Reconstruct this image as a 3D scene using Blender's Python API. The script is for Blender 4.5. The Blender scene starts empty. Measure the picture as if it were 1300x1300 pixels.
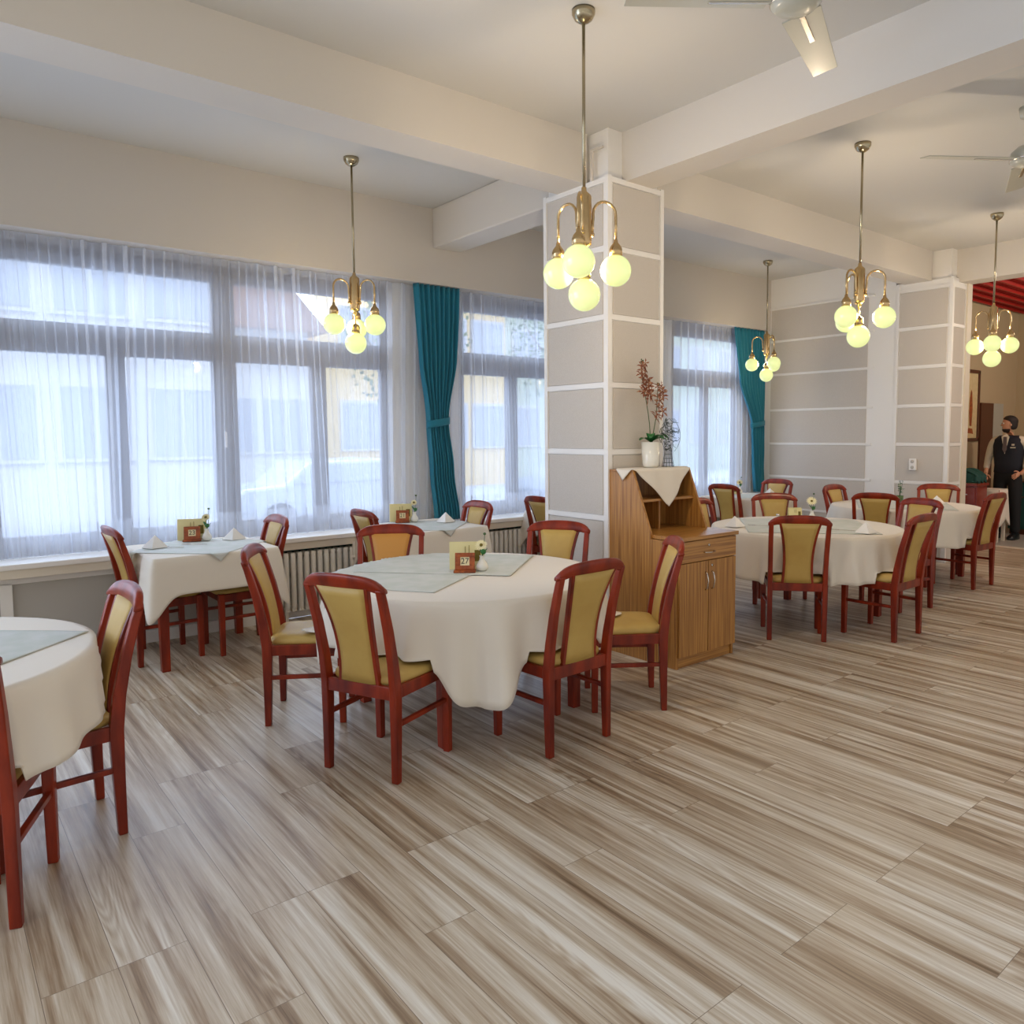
import bpy, bmesh, math, random
from mathutils import Vector, Matrix
random.seed(7)
C = bpy.context.scene
COL = C.collection
PI = math.pi
def R(d): return math.radians(d)

# ------------------------------------------------------------------ materials
MATS = {}
def lin(c):
    return tuple((x/12.92 if x <= .04045 else ((x+.055)/1.055)**2.4) for x in c)
def srgb(r, g, b): return lin((r/255, g/255, b/255))
def mat(name, col, rough=.5, metal=0, spec=.5, coat=0, bump=None, noise=None, trans=0, emit=None, estr=0, sheen=0):
    m = bpy.data.materials.new(name); m.use_nodes = True
    nt = m.node_tree; b = nt.nodes['Principled BSDF']
    b.inputs['Base Color'].default_value = (*col, 1)
    b.inputs['Roughness'].default_value = rough
    b.inputs['Metallic'].default_value = metal
    b.inputs['Specular IOR Level'].default_value = spec
    b.inputs['Coat Weight'].default_value = coat
    b.inputs['Coat Roughness'].default_value = .12
    b.inputs['Transmission Weight'].default_value = trans
    if sheen: b.inputs['Sheen Weight'].default_value = sheen
    if emit:
        b.inputs['Emission Color'].default_value = (*emit, 1); b.inputs['Emission Strength'].default_value = estr
    tc = nt.nodes.new('ShaderNodeTexCoord')
    if noise:   # (scale vec, color2, low, high)
        sc, c2, lo, hi = noise
        mp = nt.nodes.new('ShaderNodeMapping'); mp.inputs['Scale'].default_value = sc
        nz = nt.nodes.new('ShaderNodeTexNoise'); nz.inputs['Scale'].default_value = 1; nz.inputs['Detail'].default_value = 5
        cr = nt.nodes.new('ShaderNodeValToRGB')
        cr.color_ramp.elements[0].position = lo; cr.color_ramp.elements[1].position = hi
        cr.color_ramp.elements[0].color = (*col, 1); cr.color_ramp.elements[1].color = (*c2, 1)
        nt.links.new(tc.outputs['Object'], mp.inputs[0]); nt.links.new(mp.outputs[0], nz.inputs[0])
        nt.links.new(nz.outputs[0], cr.inputs[0]); nt.links.new(cr.outputs[0], b.inputs['Base Color'])
    if bump:    # (scale, strength, distance)
        nz = nt.nodes.new('ShaderNodeTexNoise'); nz.inputs['Scale'].default_value = bump[0]; nz.inputs['Detail'].default_value = 4
        bp = nt.nodes.new('ShaderNodeBump'); bp.inputs['Strength'].default_value = bump[1]; bp.inputs['Distance'].default_value = bump[2]
        nt.links.new(tc.outputs['Object'], nz.inputs[0]); nt.links.new(nz.outputs[0], bp.inputs['Height'])
        nt.links.new(bp.outputs[0], b.inputs['Normal'])
    MATS[name] = m
    return m

mat('plaster', srgb(212, 205, 195), .85, bump=(60, .12, .003))
mat('plaster_ceiling', srgb(203, 201, 196), .9)
mat('plaster_window', srgb(204, 197, 188), .9, bump=(60, .12, .003))
mat('panel_fabric', srgb(206, 199, 190), .95, noise=((300, 300, 300), srgb(196, 188, 178), .4, .6))
mat('white_paint', srgb(236, 233, 228), .45)
mat('cover_grey', srgb(186, 182, 174), .6)
mat('cream_trim', srgb(222, 212, 194), .5)
mat('dark_green', srgb(48, 84, 78), .7)
mat('frame_grey', srgb(112, 108, 112), .5)
mat('red_wood', srgb(142, 44, 14), .36, spec=.32, coat=.16, noise=((14, 14, 3), srgb(92, 20, 6), .38, .68))
mat('mustard', srgb(196, 164, 90), .5, bump=(240, .2, .002), noise=((5, 5, 5), srgb(180, 146, 74), .35, .7))
mat('mustard_orange', srgb(204, 144, 66), .55, bump=(240, .2, .002))
mat('cloth_cream', srgb(226, 217, 202), .8, bump=(300, .15, .001), sheen=.2)
mat('cloth_grey', srgb(196, 201, 192), .75, bump=(200, .15, .001), noise=((9, 9, 9), srgb(206, 208, 202), .4, .6))
mat('cloth_white', srgb(238, 236, 232), .8, sheen=.1)
mat('cabinet_wood', srgb(190, 136, 66), .42, coat=.15, noise=((90, 90, 2.2), srgb(142, 92, 40), .36, .66))
mat('cabinet_wood_h', srgb(190, 136, 66), .35, coat=.2, noise=((2.2, 90, 90), srgb(142, 92, 40), .36, .66))
mat('metal', srgb(210, 205, 196), .25, metal=1)
mat('brass', srgb(206, 176, 128), .22, metal=1)
mat('brass_dark', srgb(176, 164, 136), .2, metal=1)
mat('globe', srgb(225, 232, 170), .15, emit=srgb(222, 233, 158), estr=.62, coat=.6)
mat('radiator_white', srgb(228, 224, 214), .4)
mat('wood_stand', srgb(168, 84, 32), .45, noise=((30, 30, 30), srgb(130, 58, 20), .4, .6))
mat('card_cream', srgb(226, 216, 160), .6)
mat('card_light', srgb(236, 224, 180), .6)
mat('ink', srgb(40, 32, 24), .6)
mat('porcelain', srgb(232, 230, 220), .15, coat=.5)
mat('petal', srgb(240, 232, 190), .6)
mat('petal_brown', srgb(128, 66, 42), .6, noise=((60, 60, 60), srgb(196, 150, 110), .5, .68))
mat('green_leaf', srgb(36, 104, 48), .4)
mat('green_stem', srgb(70, 96, 52), .5)
mat('seed', srgb(110, 96, 30), .8)
mat('wire', srgb(44, 60, 54), .45, metal=.3)
mat('fan_white', srgb(176, 176, 164), .35, coat=.25)
mat('red_lattice', srgb(170, 32, 24), .5)
mat('far_wall', srgb(186, 166, 132), .85)
mat('picture_paper', srgb(206, 184, 136), .7, noise=((14, 14, 14), srgb(214, 194, 148), .4, .6))
mat('dark_frame', srgb(84, 42, 22), .4)
mat('desk_red', srgb(134, 38, 22), .35, coat=.3)
mat('teal_dark', srgb(24, 74, 66), .75, bump=(14, .6, .02))
mat('skin', srgb(206, 150, 118), .55)
mat('hair', srgb(34, 24, 20), .7)
mat('vest', srgb(20, 24, 36), .8)
mat('shirt', srgb(216, 206, 184), .8)
mat('trouser', srgb(16, 16, 20), .8)
mat('shoe', srgb(18, 20, 24), .35)
mat('tie', srgb(96, 84, 84), .6)
mat('grey_tile', srgb(170, 168, 160), .4)
mat('facade_white', srgb(212, 214, 218), .9)
mat('facade_yellow', srgb(230, 206, 158), .9)
mat('facade_green', srgb(190, 200, 186), .9)
mat('facade_window', srgb(176, 184, 198), .5)
mat('roof_tile', srgb(150, 120, 110), .8)
mat('asphalt', srgb(170, 176, 184), .8)
mat('car_white', srgb(176, 184, 196), .3, coat=.5)
mat('car_dark', srgb(100, 108, 120), .3, coat=.5)
mat('tyre', srgb(34, 34, 36), .8)
mat('bark', srgb(110, 100, 90), .9)
mat('foliage', srgb(120, 138, 110), .9)

def curtain_mat(name, col, transp, rough=.9):
    m = bpy.data.materials.new(name); m.use_nodes = True; nt = m.node_tree
    nt.nodes.clear()
    out = nt.nodes.new('ShaderNodeOutputMaterial')
    tr = nt.nodes.new('ShaderNodeBsdfTransparent')
    df = nt.nodes.new('ShaderNodeBsdfDiffuse'); tl = nt.nodes.new('ShaderNodeBsdfTranslucent')
    df.inputs[0].default_value = (*col, 1); tl.inputs[0].default_value = (*col, 1)
    mx = nt.nodes.new('ShaderNodeMixShader'); mx.inputs[0].default_value = .5
    mx2 = nt.nodes.new('ShaderNodeMixShader'); mx2.inputs[0].default_value = 1-transp
    nt.links.new(df.outputs[0], mx.inputs[1]); nt.links.new(tl.outputs[0], mx.inputs[2])
    nt.links.new(tr.outputs[0], mx2.inputs[1]); nt.links.new(mx.outputs[0], mx2.inputs[2])
    nt.links.new(mx2.outputs[0], out.inputs[0])
    MATS[name] = m
curtain_mat('sheer', srgb(238, 242, 250), .60)
mat('teal', srgb(20, 116, 140), .8, sheen=.2)
# light glass for the window panes
def glass_mat():
    m = bpy.data.materials.new('pane_glass'); m.use_nodes = True; nt = m.node_tree; nt.nodes.clear()
    out = nt.nodes.new('ShaderNodeOutputMaterial'); tr = nt.nodes.new('ShaderNodeBsdfTransparent'); gl = nt.nodes.new('ShaderNodeBsdfGlossy')
    gl.inputs['Roughness'].default_value = .02; mx = nt.nodes.new('ShaderNodeMixShader'); mx.inputs[0].default_value = .06
    nt.links.new(tr.outputs[0], mx.inputs[1]); nt.links.new(gl.outputs[0], mx.inputs[2]); nt.links.new(mx.outputs[0], out.inputs[0])
    MATS['pane_glass'] = m
glass_mat()

def floor_mat():
    m = bpy.data.materials.new('plank_floor'); m.use_nodes = True; nt = m.node_tree; N = nt.nodes; L = nt.links
    b = N['Principled BSDF']
    tc = N.new('ShaderNodeTexCoord'); sep = N.new('ShaderNodeSeparateXYZ'); L.new(tc.outputs['Object'], sep.inputs[0])
    cmb = N.new('ShaderNodeCombineXYZ'); L.new(sep.outputs['Y'], cmb.inputs['X']); L.new(sep.outputs['X'], cmb.inputs['Y'])
    br = N.new('ShaderNodeTexBrick'); L.new(cmb.outputs[0], br.inputs['Vector'])
    br.inputs['Scale'].default_value = 1; br.inputs['Brick Width'].default_value = 1.22; br.inputs['Row Height'].default_value = .19
    br.inputs['Mortar Size'].default_value = .0011; br.inputs['Mortar Smooth'].default_value = .2
    br.offset = .37; br.offset_frequency = 3
    br.inputs['Color1'].default_value = (0, 0, 0, 1); br.inputs['Color2'].default_value = (1, 1, 1, 1); br.inputs['Mortar'].default_value = (.5, .5, .5, 1)
    # per plank shift of the grain
    mul = N.new('ShaderNodeMath'); mul.operation = 'MULTIPLY'; mul.inputs[1].default_value = 37; L.new(br.outputs['Color'], mul.inputs[0])
    def noise(sx, sy, det, dist=0, w=True):
        mp = N.new('ShaderNodeMapping'); mp.inputs['Scale'].default_value = (sx, sy, 1); L.new(tc.outputs['Object'], mp.inputs[0])
        nz = N.new('ShaderNodeTexNoise'); nz.noise_dimensions = '4D'; nz.inputs['Scale'].default_value = 1; nz.inputs['Detail'].default_value = det
        nz.inputs['Distortion'].default_value = dist; nz.inputs['Roughness'].default_value = .6
        L.new(mp.outputs[0], nz.inputs['Vector'])
        if w: L.new(mul.outputs[0], nz.inputs['W'])
        return nz
    n1 = noise(17, .6, 5, .15); n2 = noise(75, 1.6, 4, .1); n3 = noise(260, 9, 2, 0)
    # cathedral figure, only where a mask noise is high
    mp = N.new('ShaderNodeMapping'); mp.inputs['Scale'].default_value = (5.5, .55, 1); L.new(tc.outputs['Object'], mp.inputs[0])
    nr = N.new('ShaderNodeTexNoise'); nr.noise_dimensions = '4D'; nr.inputs['Scale'].default_value = 1; nr.inputs['Detail'].default_value = 2.2
    L.new(mp.outputs[0], nr.inputs['Vector']); L.new(mul.outputs[0], nr.inputs['W'])
    r1 = N.new('ShaderNodeMath'); r1.operation = 'MULTIPLY'; r1.inputs[1].default_value = 190; L.new(nr.outputs[0], r1.inputs[0])
    r2 = N.new('ShaderNodeMath'); r2.operation = 'SINE'; L.new(r1.outputs[0], r2.inputs[0])
    nm = noise(4, .5, 1, 0)
    mk = N.new('ShaderNodeMapRange'); mk.inputs[1].default_value = .54; mk.inputs[2].default_value = .66; mk.inputs[4].default_value = .07; L.new(nm.outputs[0], mk.inputs[0])
    r3 = N.new('ShaderNodeMath'); r3.operation = 'MULTIPLY'; L.new(r2.outputs[0], r3.inputs[0]); L.new(mk.outputs[0], r3.inputs[1])
    def madd(a, k, c):
        q = N.new('ShaderNodeMath'); q.operation = 'MULTIPLY_ADD'; q.inputs[1].default_value = k
        L.new(a, q.inputs[0])
        if isinstance(c, (int, float)): q.inputs[2].default_value = c
        else: L.new(c, q.inputs[2])
        return q.outputs[0]
    v = madd(n1.outputs[0], 1.6, -.71)
    v = madd(n2.outputs[0], .50, v)
    v = madd(n3.outputs[0], .22, v)
    v = madd(br.outputs['Color'], .07, v)
    v = madd(r3.outputs[0], 1, v)
    cr = N.new('ShaderNodeValToRGB'); L.new(v, cr.inputs[0]); e = cr.color_ramp.elements
    e[0].position = .14; e[0].color = (*srgb(112, 88, 64), 1)
    e[1].position = .76; e[1].color = (*srgb(224, 215, 199), 1)
    a = e.new(.33); a.color = (*srgb(158, 134, 107), 1)
    a = e.new(.52); a.color = (*srgb(193, 176, 152), 1)
    mo = N.new('ShaderNodeMixRGB'); mo.inputs['Color2'].default_value = (*srgb(120, 100, 80), 1)
    L.new(br.outputs['Fac'], mo.inputs['Fac']); L.new(cr.outputs[0], mo.inputs['Color1'])
    L.new(mo.outputs[0], b.inputs['Base Color'])
    rr = madd(n2.outputs[0], .2, .26); L.new(rr, b.inputs['Roughness'])
    b.inputs['Specular IOR Level'].default_value = .55
    bp = N.new('ShaderNodeBump'); bp.inputs['Strength'].default_value = .25; bp.inputs['Distance'].default_value = .002
    L.new(v, bp.inputs['Height']); L.new(bp.outputs[0], b.inputs['Normal'])
    MATS['plank_floor'] = m
floor_mat()

# ------------------------------------------------------------------ mesh helpers
class MB:
    def __init__(s): s.v = []; s.f = []; s.sm = []
    def add(s, vs, fs, smooth=False, M=None):
        o = len(s.v)
        for p in vs:
            p = Vector(p)
            if M: p = M @ p
            s.v.append(p)
        for f in fs: s.f.append([i+o for i in f]); s.sm.append(smooth)
        return s
    def box(s, x0, x1, y0, y1, z0, z1, M=None):
        vs = [(x, y, z) for z in (z0, z1) for y in (y0, y1) for x in (x0, x1)]
        return s.add(vs, [(0, 2, 3, 1), (4, 5, 7, 6), (0, 1, 5, 4), (2, 6, 7, 3), (0, 4, 6, 2), (1, 3, 7, 5)], M=M)
    def prism(s, poly, axis, a, b, M=None, smooth=False):
        # poly: 2-D points in the two remaining axes (order x,y,z without axis)
        def mk(p, t):
            q = list(p); q.insert(axis, t); return tuple(q)
        n = len(poly)
        vs = [mk(p, a) for p in poly]+[mk(p, b) for p in poly]
        fs = [tuple(range(n))[::-1], tuple(range(n, 2*n))]+[(i, (i+1) % n, n+(i+1) % n, n+i) for i in range(n)]
        return s.add(vs, fs, smooth, M)
    def lathe(s, prof, c=(0, 0, 0), n=24, M=None, smooth=True):
        vs = []; fs = []
        for r, z in prof:
            for k in range(n):
                a = 2*PI*k/n; vs.append((c[0]+r*math.cos(a), c[1]+r*math.sin(a), c[2]+z))
        for i in range(len(prof)-1):
            for k in range(n):
                fs.append((i*n+k, i*n+(k+1) % n, (i+1)*n+(k+1) % n, (i+1)*n+k))
        fs.append(tuple(range(n))[::-1]); m = (len(prof)-1)*n; fs.append(tuple(range(m, m+n)))
        return s.add(vs, fs, smooth, M)
    def sphere(s, c, r, n=20, m=12, sc=(1, 1, 1), M=None):
        prof = []
        vs = [(c[0], c[1], c[2]-r*sc[2])]; fs = []
        for i in range(1, m):
            a = PI*i/m-PI/2
            for k in range(n):
                b = 2*PI*k/n
                vs.append((c[0]+r*sc[0]*math.cos(a)*math.cos(b), c[1]+r*sc[1]*math.cos(a)*math.sin(b), c[2]+r*sc[2]*math.sin(a)))
        vs.append((c[0], c[1], c[2]+r*sc[2])); t = len(vs)-1
        for k in range(n):
            fs.append((0, 1+(k+1) % n, 1+k)); fs.append((t, t-n+k, t-n+(k+1) % n))
            for i in range(m-2): fs.append((1+i*n+k, 1+i*n+(k+1) % n, 1+(i+1)*n+(k+1) % n, 1+(i+1)*n+k))
        return s.add(vs, fs, True, M)
    def tube(s, path, rad, n=8, M=None, smooth=True, square=False):
        path = [Vector(p) for p in path]
        if not hasattr(rad, '__len__'): rad = [rad]*len(path)
        vs = []; fs = []; up = None
        for i, p in enumerate(path):
            t = (path[min(i+1, len(path)-1)]-path[max(i-1, 0)]).normalized()
            if up is None:
                up = Vector((0, 0, 1)) if abs(t.z) < .9 else Vector((1, 0, 0))
            u = (up-t*up.dot(t)).normalized(); w = t.cross(u); up = u
            for k in range(n):
                a = 2*PI*k/n+(PI/4 if square else 0); vs.append(p+(u*math.cos(a)+w*math.sin(a))*rad[i])
        for i in range(len(path)-1):
            for k in range(n): fs.append((i*n+k, i*n+(k+1) % n, (i+1)*n+(k+1) % n, (i+1)*n+k))
        fs.append(tuple(range(n))[::-1]); m = (len(path)-1)*n; fs.append(tuple(range(m, m+n)))
        return s.add(vs, fs, smooth and not square, M)
    def loft(s, rings, smooth=True, cap=True):
        n = len(rings[0]); vs = [p for r in rings for p in r]; fs = []
        for i in range(len(rings)-1):
            for k in range(n): fs.append((i*n+k, i*n+(k+1) % n, (i+1)*n+(k+1) % n, (i+1)*n+k))
        if cap:
            fs.append(tuple(range(n))[::-1]); m = (len(rings)-1)*n; fs.append(tuple(range(m, m+n)))
        return s.add(vs, fs, smooth)
    def grid(s, fn, nu, nv, smooth=True):
        vs = [fn(i/nu, j/nv) for j in range(nv+1) for i in range(nu+1)]
        fs = [(j*(nu+1)+i, j*(nu+1)+i+1, (j+1)*(nu+1)+i+1, (j+1)*(nu+1)+i) for j in range(nv) for i in range(nu)]
        return s.add(vs, fs, smooth)
    def build(s, name, m, parent=None, bevel=0, solid=0, fixn=True, seg=2, sub=0):
        me = bpy.data.meshes.new(name); me.from_pydata([tuple(p) for p in s.v], [], s.f)
        for p, q in zip(me.polygons, s.sm): p.use_smooth = q
        if fixn and not solid:
            bm = bmesh.new(); bm.from_mesh(me); bmesh.ops.recalc_face_normals(bm, faces=bm.faces); bm.to_mesh(me); bm.free()
        o = bpy.data.objects.new(name, me); COL.objects.link(o); me.materials.append(MATS[m])
        if parent: o.parent = parent
        if solid:
            d = o.modifiers.new('s', 'SOLIDIFY'); d.thickness = solid; d.offset = 0
        if bevel:
            d = o.modifiers.new('b', 'BEVEL'); d.width = bevel; d.segments = seg; d.limit_method = 'ANGLE'; d.angle_limit = R(50)
        if sub:
            d = o.modifiers.new('u', 'SUBSURF'); d.levels = sub; d.render_levels = sub
        return o

def tag(o, label=None, cat=None, group=None, kind=None):
    if label: o['label'] = label
    if cat: o['category'] = cat
    if group: o['group'] = group
    if kind: o['kind'] = kind
    return o
def empty(name, loc=(0, 0, 0), rz=0, label=None, cat=None, group=None):
    o = bpy.data.objects.new(name, None); COL.objects.link(o); o.location = loc; o.rotation_euler = (0, 0, rz)
    o.empty_display_size = .1
    return tag(o, label, cat, group)
KIDS = {}
def copy_tree(o, parent=None):
    c = o.copy(); COL.objects.link(c)
    if parent: c.parent = parent
    for ch in list(o.children): copy_tree(ch, c)
    return c
def struct(mb, name, m, parent=None, **k):
    o = mb.build(name, m, parent, **k)
    if not parent: o['kind'] = 'structure'
    return o

# ------------------------------------------------------------------ room shell
ZC, ZB = 3.64, 3.30
struct(MB().box(-3, 11.1, -2.5, 6.3, -.05, 0), 'floor', 'plank_floor')
struct(MB().box(-3, 9.7, -2.5, 6.6, ZC, ZC+.1), 'ceiling', 'plaster_ceiling')
# wall carrying the windows (upper band, under-sill band, piers)
YW = 6.28
struct(MB().box(-3, 9.25, YW, 6.6, 2.95, ZC), 'wall_window_upper', 'plaster_window')
w = MB().box(-3, 2.2, YW+.02, 6.6, 0, .66).box(2.2, 5.6, 6.34, 6.6, 0, .66).box(5.6, 9.25, YW+.02, 6.6, 0, .66)
struct(w, 'wall_window_lower', 'cover_grey')
struct(MB().box(3.47, 4.25, 6.5, 6.66, .66, 2.95).box(-3, -1.2, 6.5, 6.66, .66, 2.95).box(8.85, 9.25, 6.5, 6.66, .66, 2.95).box(6.6, 7.44, 6.5, 6.66, .66, 2.95), 'wall_window_piers', 'white_paint')
struct(MB().box(2.2, 5.6, 6.325, 6.34, .02, .655), 'wall_radiator_recess', 'dark_green')
# windowsill
struct(MB().box(-3, 9.25, 6.15, 6.62, .662, .70), 'trim_1', 'white_paint', bevel=.006)
struct(MB().box(-3, 9.25, 6.17, 6.2, .60, .662), 'trim_2', 'cream_trim', bevel=.003)
# panel frame under the sill, baseboard
t = MB()
t.box(-3, 2.2, 6.26, 6.3, .55, .61)
for x in (-1.6, .40, 2.12): t.box(x, x+.07, 6.26, 6.3, 0, .56)
struct(t, 'trim_3', 'white_paint', bevel=.003)
struct(MB().box(-3, 2.2, 6.255, 6.3, 0, .09).box(2.2, 5.6, 6.3, 6.34, 0, .09).box(5.6, 9.25, 6.255, 6.3, 0, .09), 'baseboard_window', 'white_paint', bevel=.003)

# windows: frame, transoms and panes
def window(name, x0, x1, mains, secs):
    Y0, Y1 = 6.53, 6.6
    f = MB()
    f.box(x0, x1, Y0, Y1, .70, .84).box(x0, x1, Y0, Y1, 2.86, 2.95)
    f.box(x0, x0+.07, Y0, Y1, .84, 2.86).box(x1-.07, x1, Y0, Y1, .84, 2.86)
    for a, b in mains: f.box(a, b, Y0-.02, Y1, .84, 2.86)
    o = struct(f, name, 'frame_grey', bevel=.006)
    t = MB().box(x0+.07, x1-.07, Y0-.01, Y1, 2.15, 2.37)
    t.build('transom', 'frame_grey', o, bevel=.006)
    s = MB()
    for a, b in secs: s.box(a, b, Y0, Y1, .84, 2.15)
    s.build('mullion', 'frame_grey', o, bevel=.006)
    sh = MB().box(x0+.07, x1-.07, Y0-.01, Y1, 2.78, 2.86); sh.build('shutter_box', 'frame_grey', o, bevel=.004)
    MB().box(x0+.05, x1-.05, 6.57, 6.575, .84, 2.86).build('pane', 'pane_glass', o)
    h = MB()
    for a, b in mains: h.box(a+.06, a+.08, Y0-.05, Y0-.02, 1.45, 1.58)
    if mains: h.build('window_handle', 'white_paint', o, bevel=.003)
    return o
window('window_1', -1.2, 3.47, [(.27, .45), (1.90, 2.08)], [(-.55, -.42), (1.14, 1.27), (2.73, 2.86)])
window('window_2', 4.25, 6.6, [(5.75, 5.9)], [(4.87, 5.0)])
window('window_3', 7.44, 8.85, [], [(8.1, 8.22)])

# ceiling beams
struct(MB().box(-3, 3.752, 4.07, 4.38, ZB, ZC), 'ceiling_beam_1', 'plaster')
struct(MB().box(4.31, 9.25, 4.10, 4.42, ZB, ZC), 'ceiling_beam_2', 'plaster')
struct(MB().box(3.92, 4.19, -2.5, 3.90, ZB, ZC), 'ceiling_beam_3', 'plaster')
b = MB().box(3.83, 4.13, 4.56, YW, ZB-.02, ZC)
struct(b, 'ceiling_beam_4', 'plaster', bevel=.012)
struct(MB().box(9.42, 9.70, -2.5, 3.90, 3.27, ZC), 'ceiling_beam_5', 'plaster')
# a narrow conduit box above the pillar
struct(MB().box(3.735, 3.752, 4.00, 4.02, 3.30, 3.5).box(3.735, 3.752, 3.90, 4.02, 3.5, 3.515), 'trim_4', 'plaster')

# pillars with upholstered panels and white battens
def pillar(name, x0, x1, y0, y1, bands, panels_right=True):
    o = struct(MB().box(x0, x1, y0, y1, 0, 3.31).box(x0+.03, x1-.03, y0+.03, y1-.03, 3.31, ZC), name, 'white_paint')
    zs = [.0, .475]+bands
    pl = MB(); tr = MB()
    e = .012
    for i in range(len(zs)-1):
        a, b = zs[i]+.022, zs[i+1]-.022
        pl.box(x0-e*.6, x0, y0+.045, y1-.06, a, b)
        pl.box(x0+.045, x1-.045, y0-e*.6, y0, a, b)
    for z in zs[1:]:
        tr.box(x0-e, x0+.001, y0+.02, y1-.05, z-.018, z+.018); tr.box(x0+.02, x1-.035, y0-e, y0+.001, z-.018, z+.018)
    # one L-shaped corner batten and the two outer ones, full height
    tr.prism([(x0-e-.003, y0-e-.003), (x0+.024, y0-e-.003), (x0+.024, y0+.001), (x0+.001, y0+.001), (x0+.001, y0+.024), (x0-e-.003, y0+.024)], 2, 0, 3.312)
    tr.box(x0-e-.002, x0+.001, y1-.052, y1-.018, 0, 3.312); tr.box(x1-.035, x1-.002, y0-e-.002, y0+.001, 0, 3.312)
    pl.build('panel', 'panel_fabric', o, bevel=.003)
    tr.build('batten', 'white_paint', o)
    return o
bands = [.945, 1.415, 1.885, 2.355, 2.825, 3.285]
pillar('wall_pillar_near', 3.752, 4.31, 3.861, 4.56, bands)
pillar('wall_pillar_far', 9.25, 9.62, 3.861, 4.52, [.93, 1.39, 1.85, 2.31, 2.77, 3.22])
struct(MB().box(9.6, 9.72, 3.83, 4.6, 0, 3.3), 'trim_5', 'cream_trim')
# far wall
fw = struct(MB().box(9.25, 9.4, 4.52, 6.6, 0, ZC), 'wall_far', 'white_paint')
p = MB(); tt = MB(); zs = [.10, .49, .935, 1.388, 1.848, 2.336, 2.79, 3.235]
for i in range(len(zs)-1): p.box(9.242, 9.25, 4.86, 6.26, zs[i]+.015, zs[i+1]-.015)
for z in zs[1:]: tt.box(9.236, 9.25, 4.78, 6.28, z-.015, z+.015)
p.build('panel', 'panel_fabric', fw, bevel=.002); tt.build('batten', 'white_paint', fw, bevel=.003)
struct(MB().box(9.225, 9.25, 4.52, 6.28, 0, .1), 'baseboard_far', 'white_paint', bevel=.003)
# socket
so = MB().box(9.205, 9.238, 4.20, 4.285, 1.08, 1.22).build('wall_socket', 'white_paint', None, bevel=.006)
tag(so, 'white double power socket on the far grey panelled pillar', 'socket')
for z in (1.115, 1.185):
    MB().lathe([(.0, 0), (.02, 0), (.02, .004), (.0, .004)], (0, 0, 0), 16, Matrix.Translation((9.205, 4.2425, z)) @ Matrix.Rotation(-PI/2, 4, 'Y')).build('outlet', 'cover_grey', so)

# room beyond the opening
struct(MB().box(11.1, 16, -2.5, 4.75, -.05, 0), 'floor_beyond', 'grey_tile')
struct(MB().box(11.06, 11.14, -2.5, 4.6, 0, .008), 'trim_6', 'cream_trim')
struct(MB().box(9.72, 16, 4.75, 4.9, 0, 3.64), 'wall_beyond_left', 'far_wall')
struct(MB().box(13.9, 14.05, -2.5, 4.75, 0, 3.64), 'wall_beyond_back', 'far_wall')
struct(MB().box(9.7, 16, -2.5, 4.9, 3.64, 3.7), 'ceiling_beyond', 'plaster_ceiling')
rl = MB()
for i in range(44):
    x = 9.75+i*.1; rl.box(x, x+.03, -2.4, 4.7, 3.46, 3.52)
for j in range(36):
    y = 4.65-j*.2; rl.box(9.72, 14.0, y, y+.03, 3.42, 3.46)
lt = rl.build('ceiling_lattice', 'red_lattice'); tag(lt, 'red slatted lattice hanging under the ceiling of the room beyond', 'ceiling lattice')
rl2 = MB().box(9.72, 14.0, -2.4, 4.72, 3.58, 3.6); rl2.build('backing', 'red_lattice', lt)

# ------------------------------------------------------------------ radiators
def radiator(x0, n, label):
    o = empty('radiator', (x0, 6.235, 0), 0, label, 'radiator', 'cast iron radiators under the windowsill')
    body = MB()
    for i in range(n):
        x = i*.058
        for y in (-.045, .02):
            body.tube([(x, y, .09), (x, y, .13), (x, y, .53), (x, y, .57)], [.012, .023, .023, .012], 8)
        body.box(x-.02, x+.02, -.055, .04, .08, .12); body.box(x-.02, x+.02, -.055, .04, .54, .575)
    body.build('sections', 'radiator_white', o, bevel=.006)
    MB().tube([(-.03, 0, .11), (n*.058, 0, .11)], .016, 8).tube([(-.03, 0, .55), (n*.058, 0, .55)], .016, 8).build('header_pipe', 'radiator_white', o)
    for i in (1, n-2): MB().box(i*.058-.012, i*.058+.012, -.03, .03, 0, .085).build('foot', 'radiator_white', o)
    if n > 12: MB().box(.64, .66, -.075, -.055, .5, .62).lathe([(0, 0), (.016, 0), (.016, .03), (0, .03)], (.65, -.065, .47), 12).build('valve', 'radiator_white', o)
    return o
radiator(2.26, 17, 'white cast iron radiator under the sill between the left and middle window tables')
radiator(4.28, 20, 'white cast iron radiator under the sill just left of the big pillar')

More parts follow.
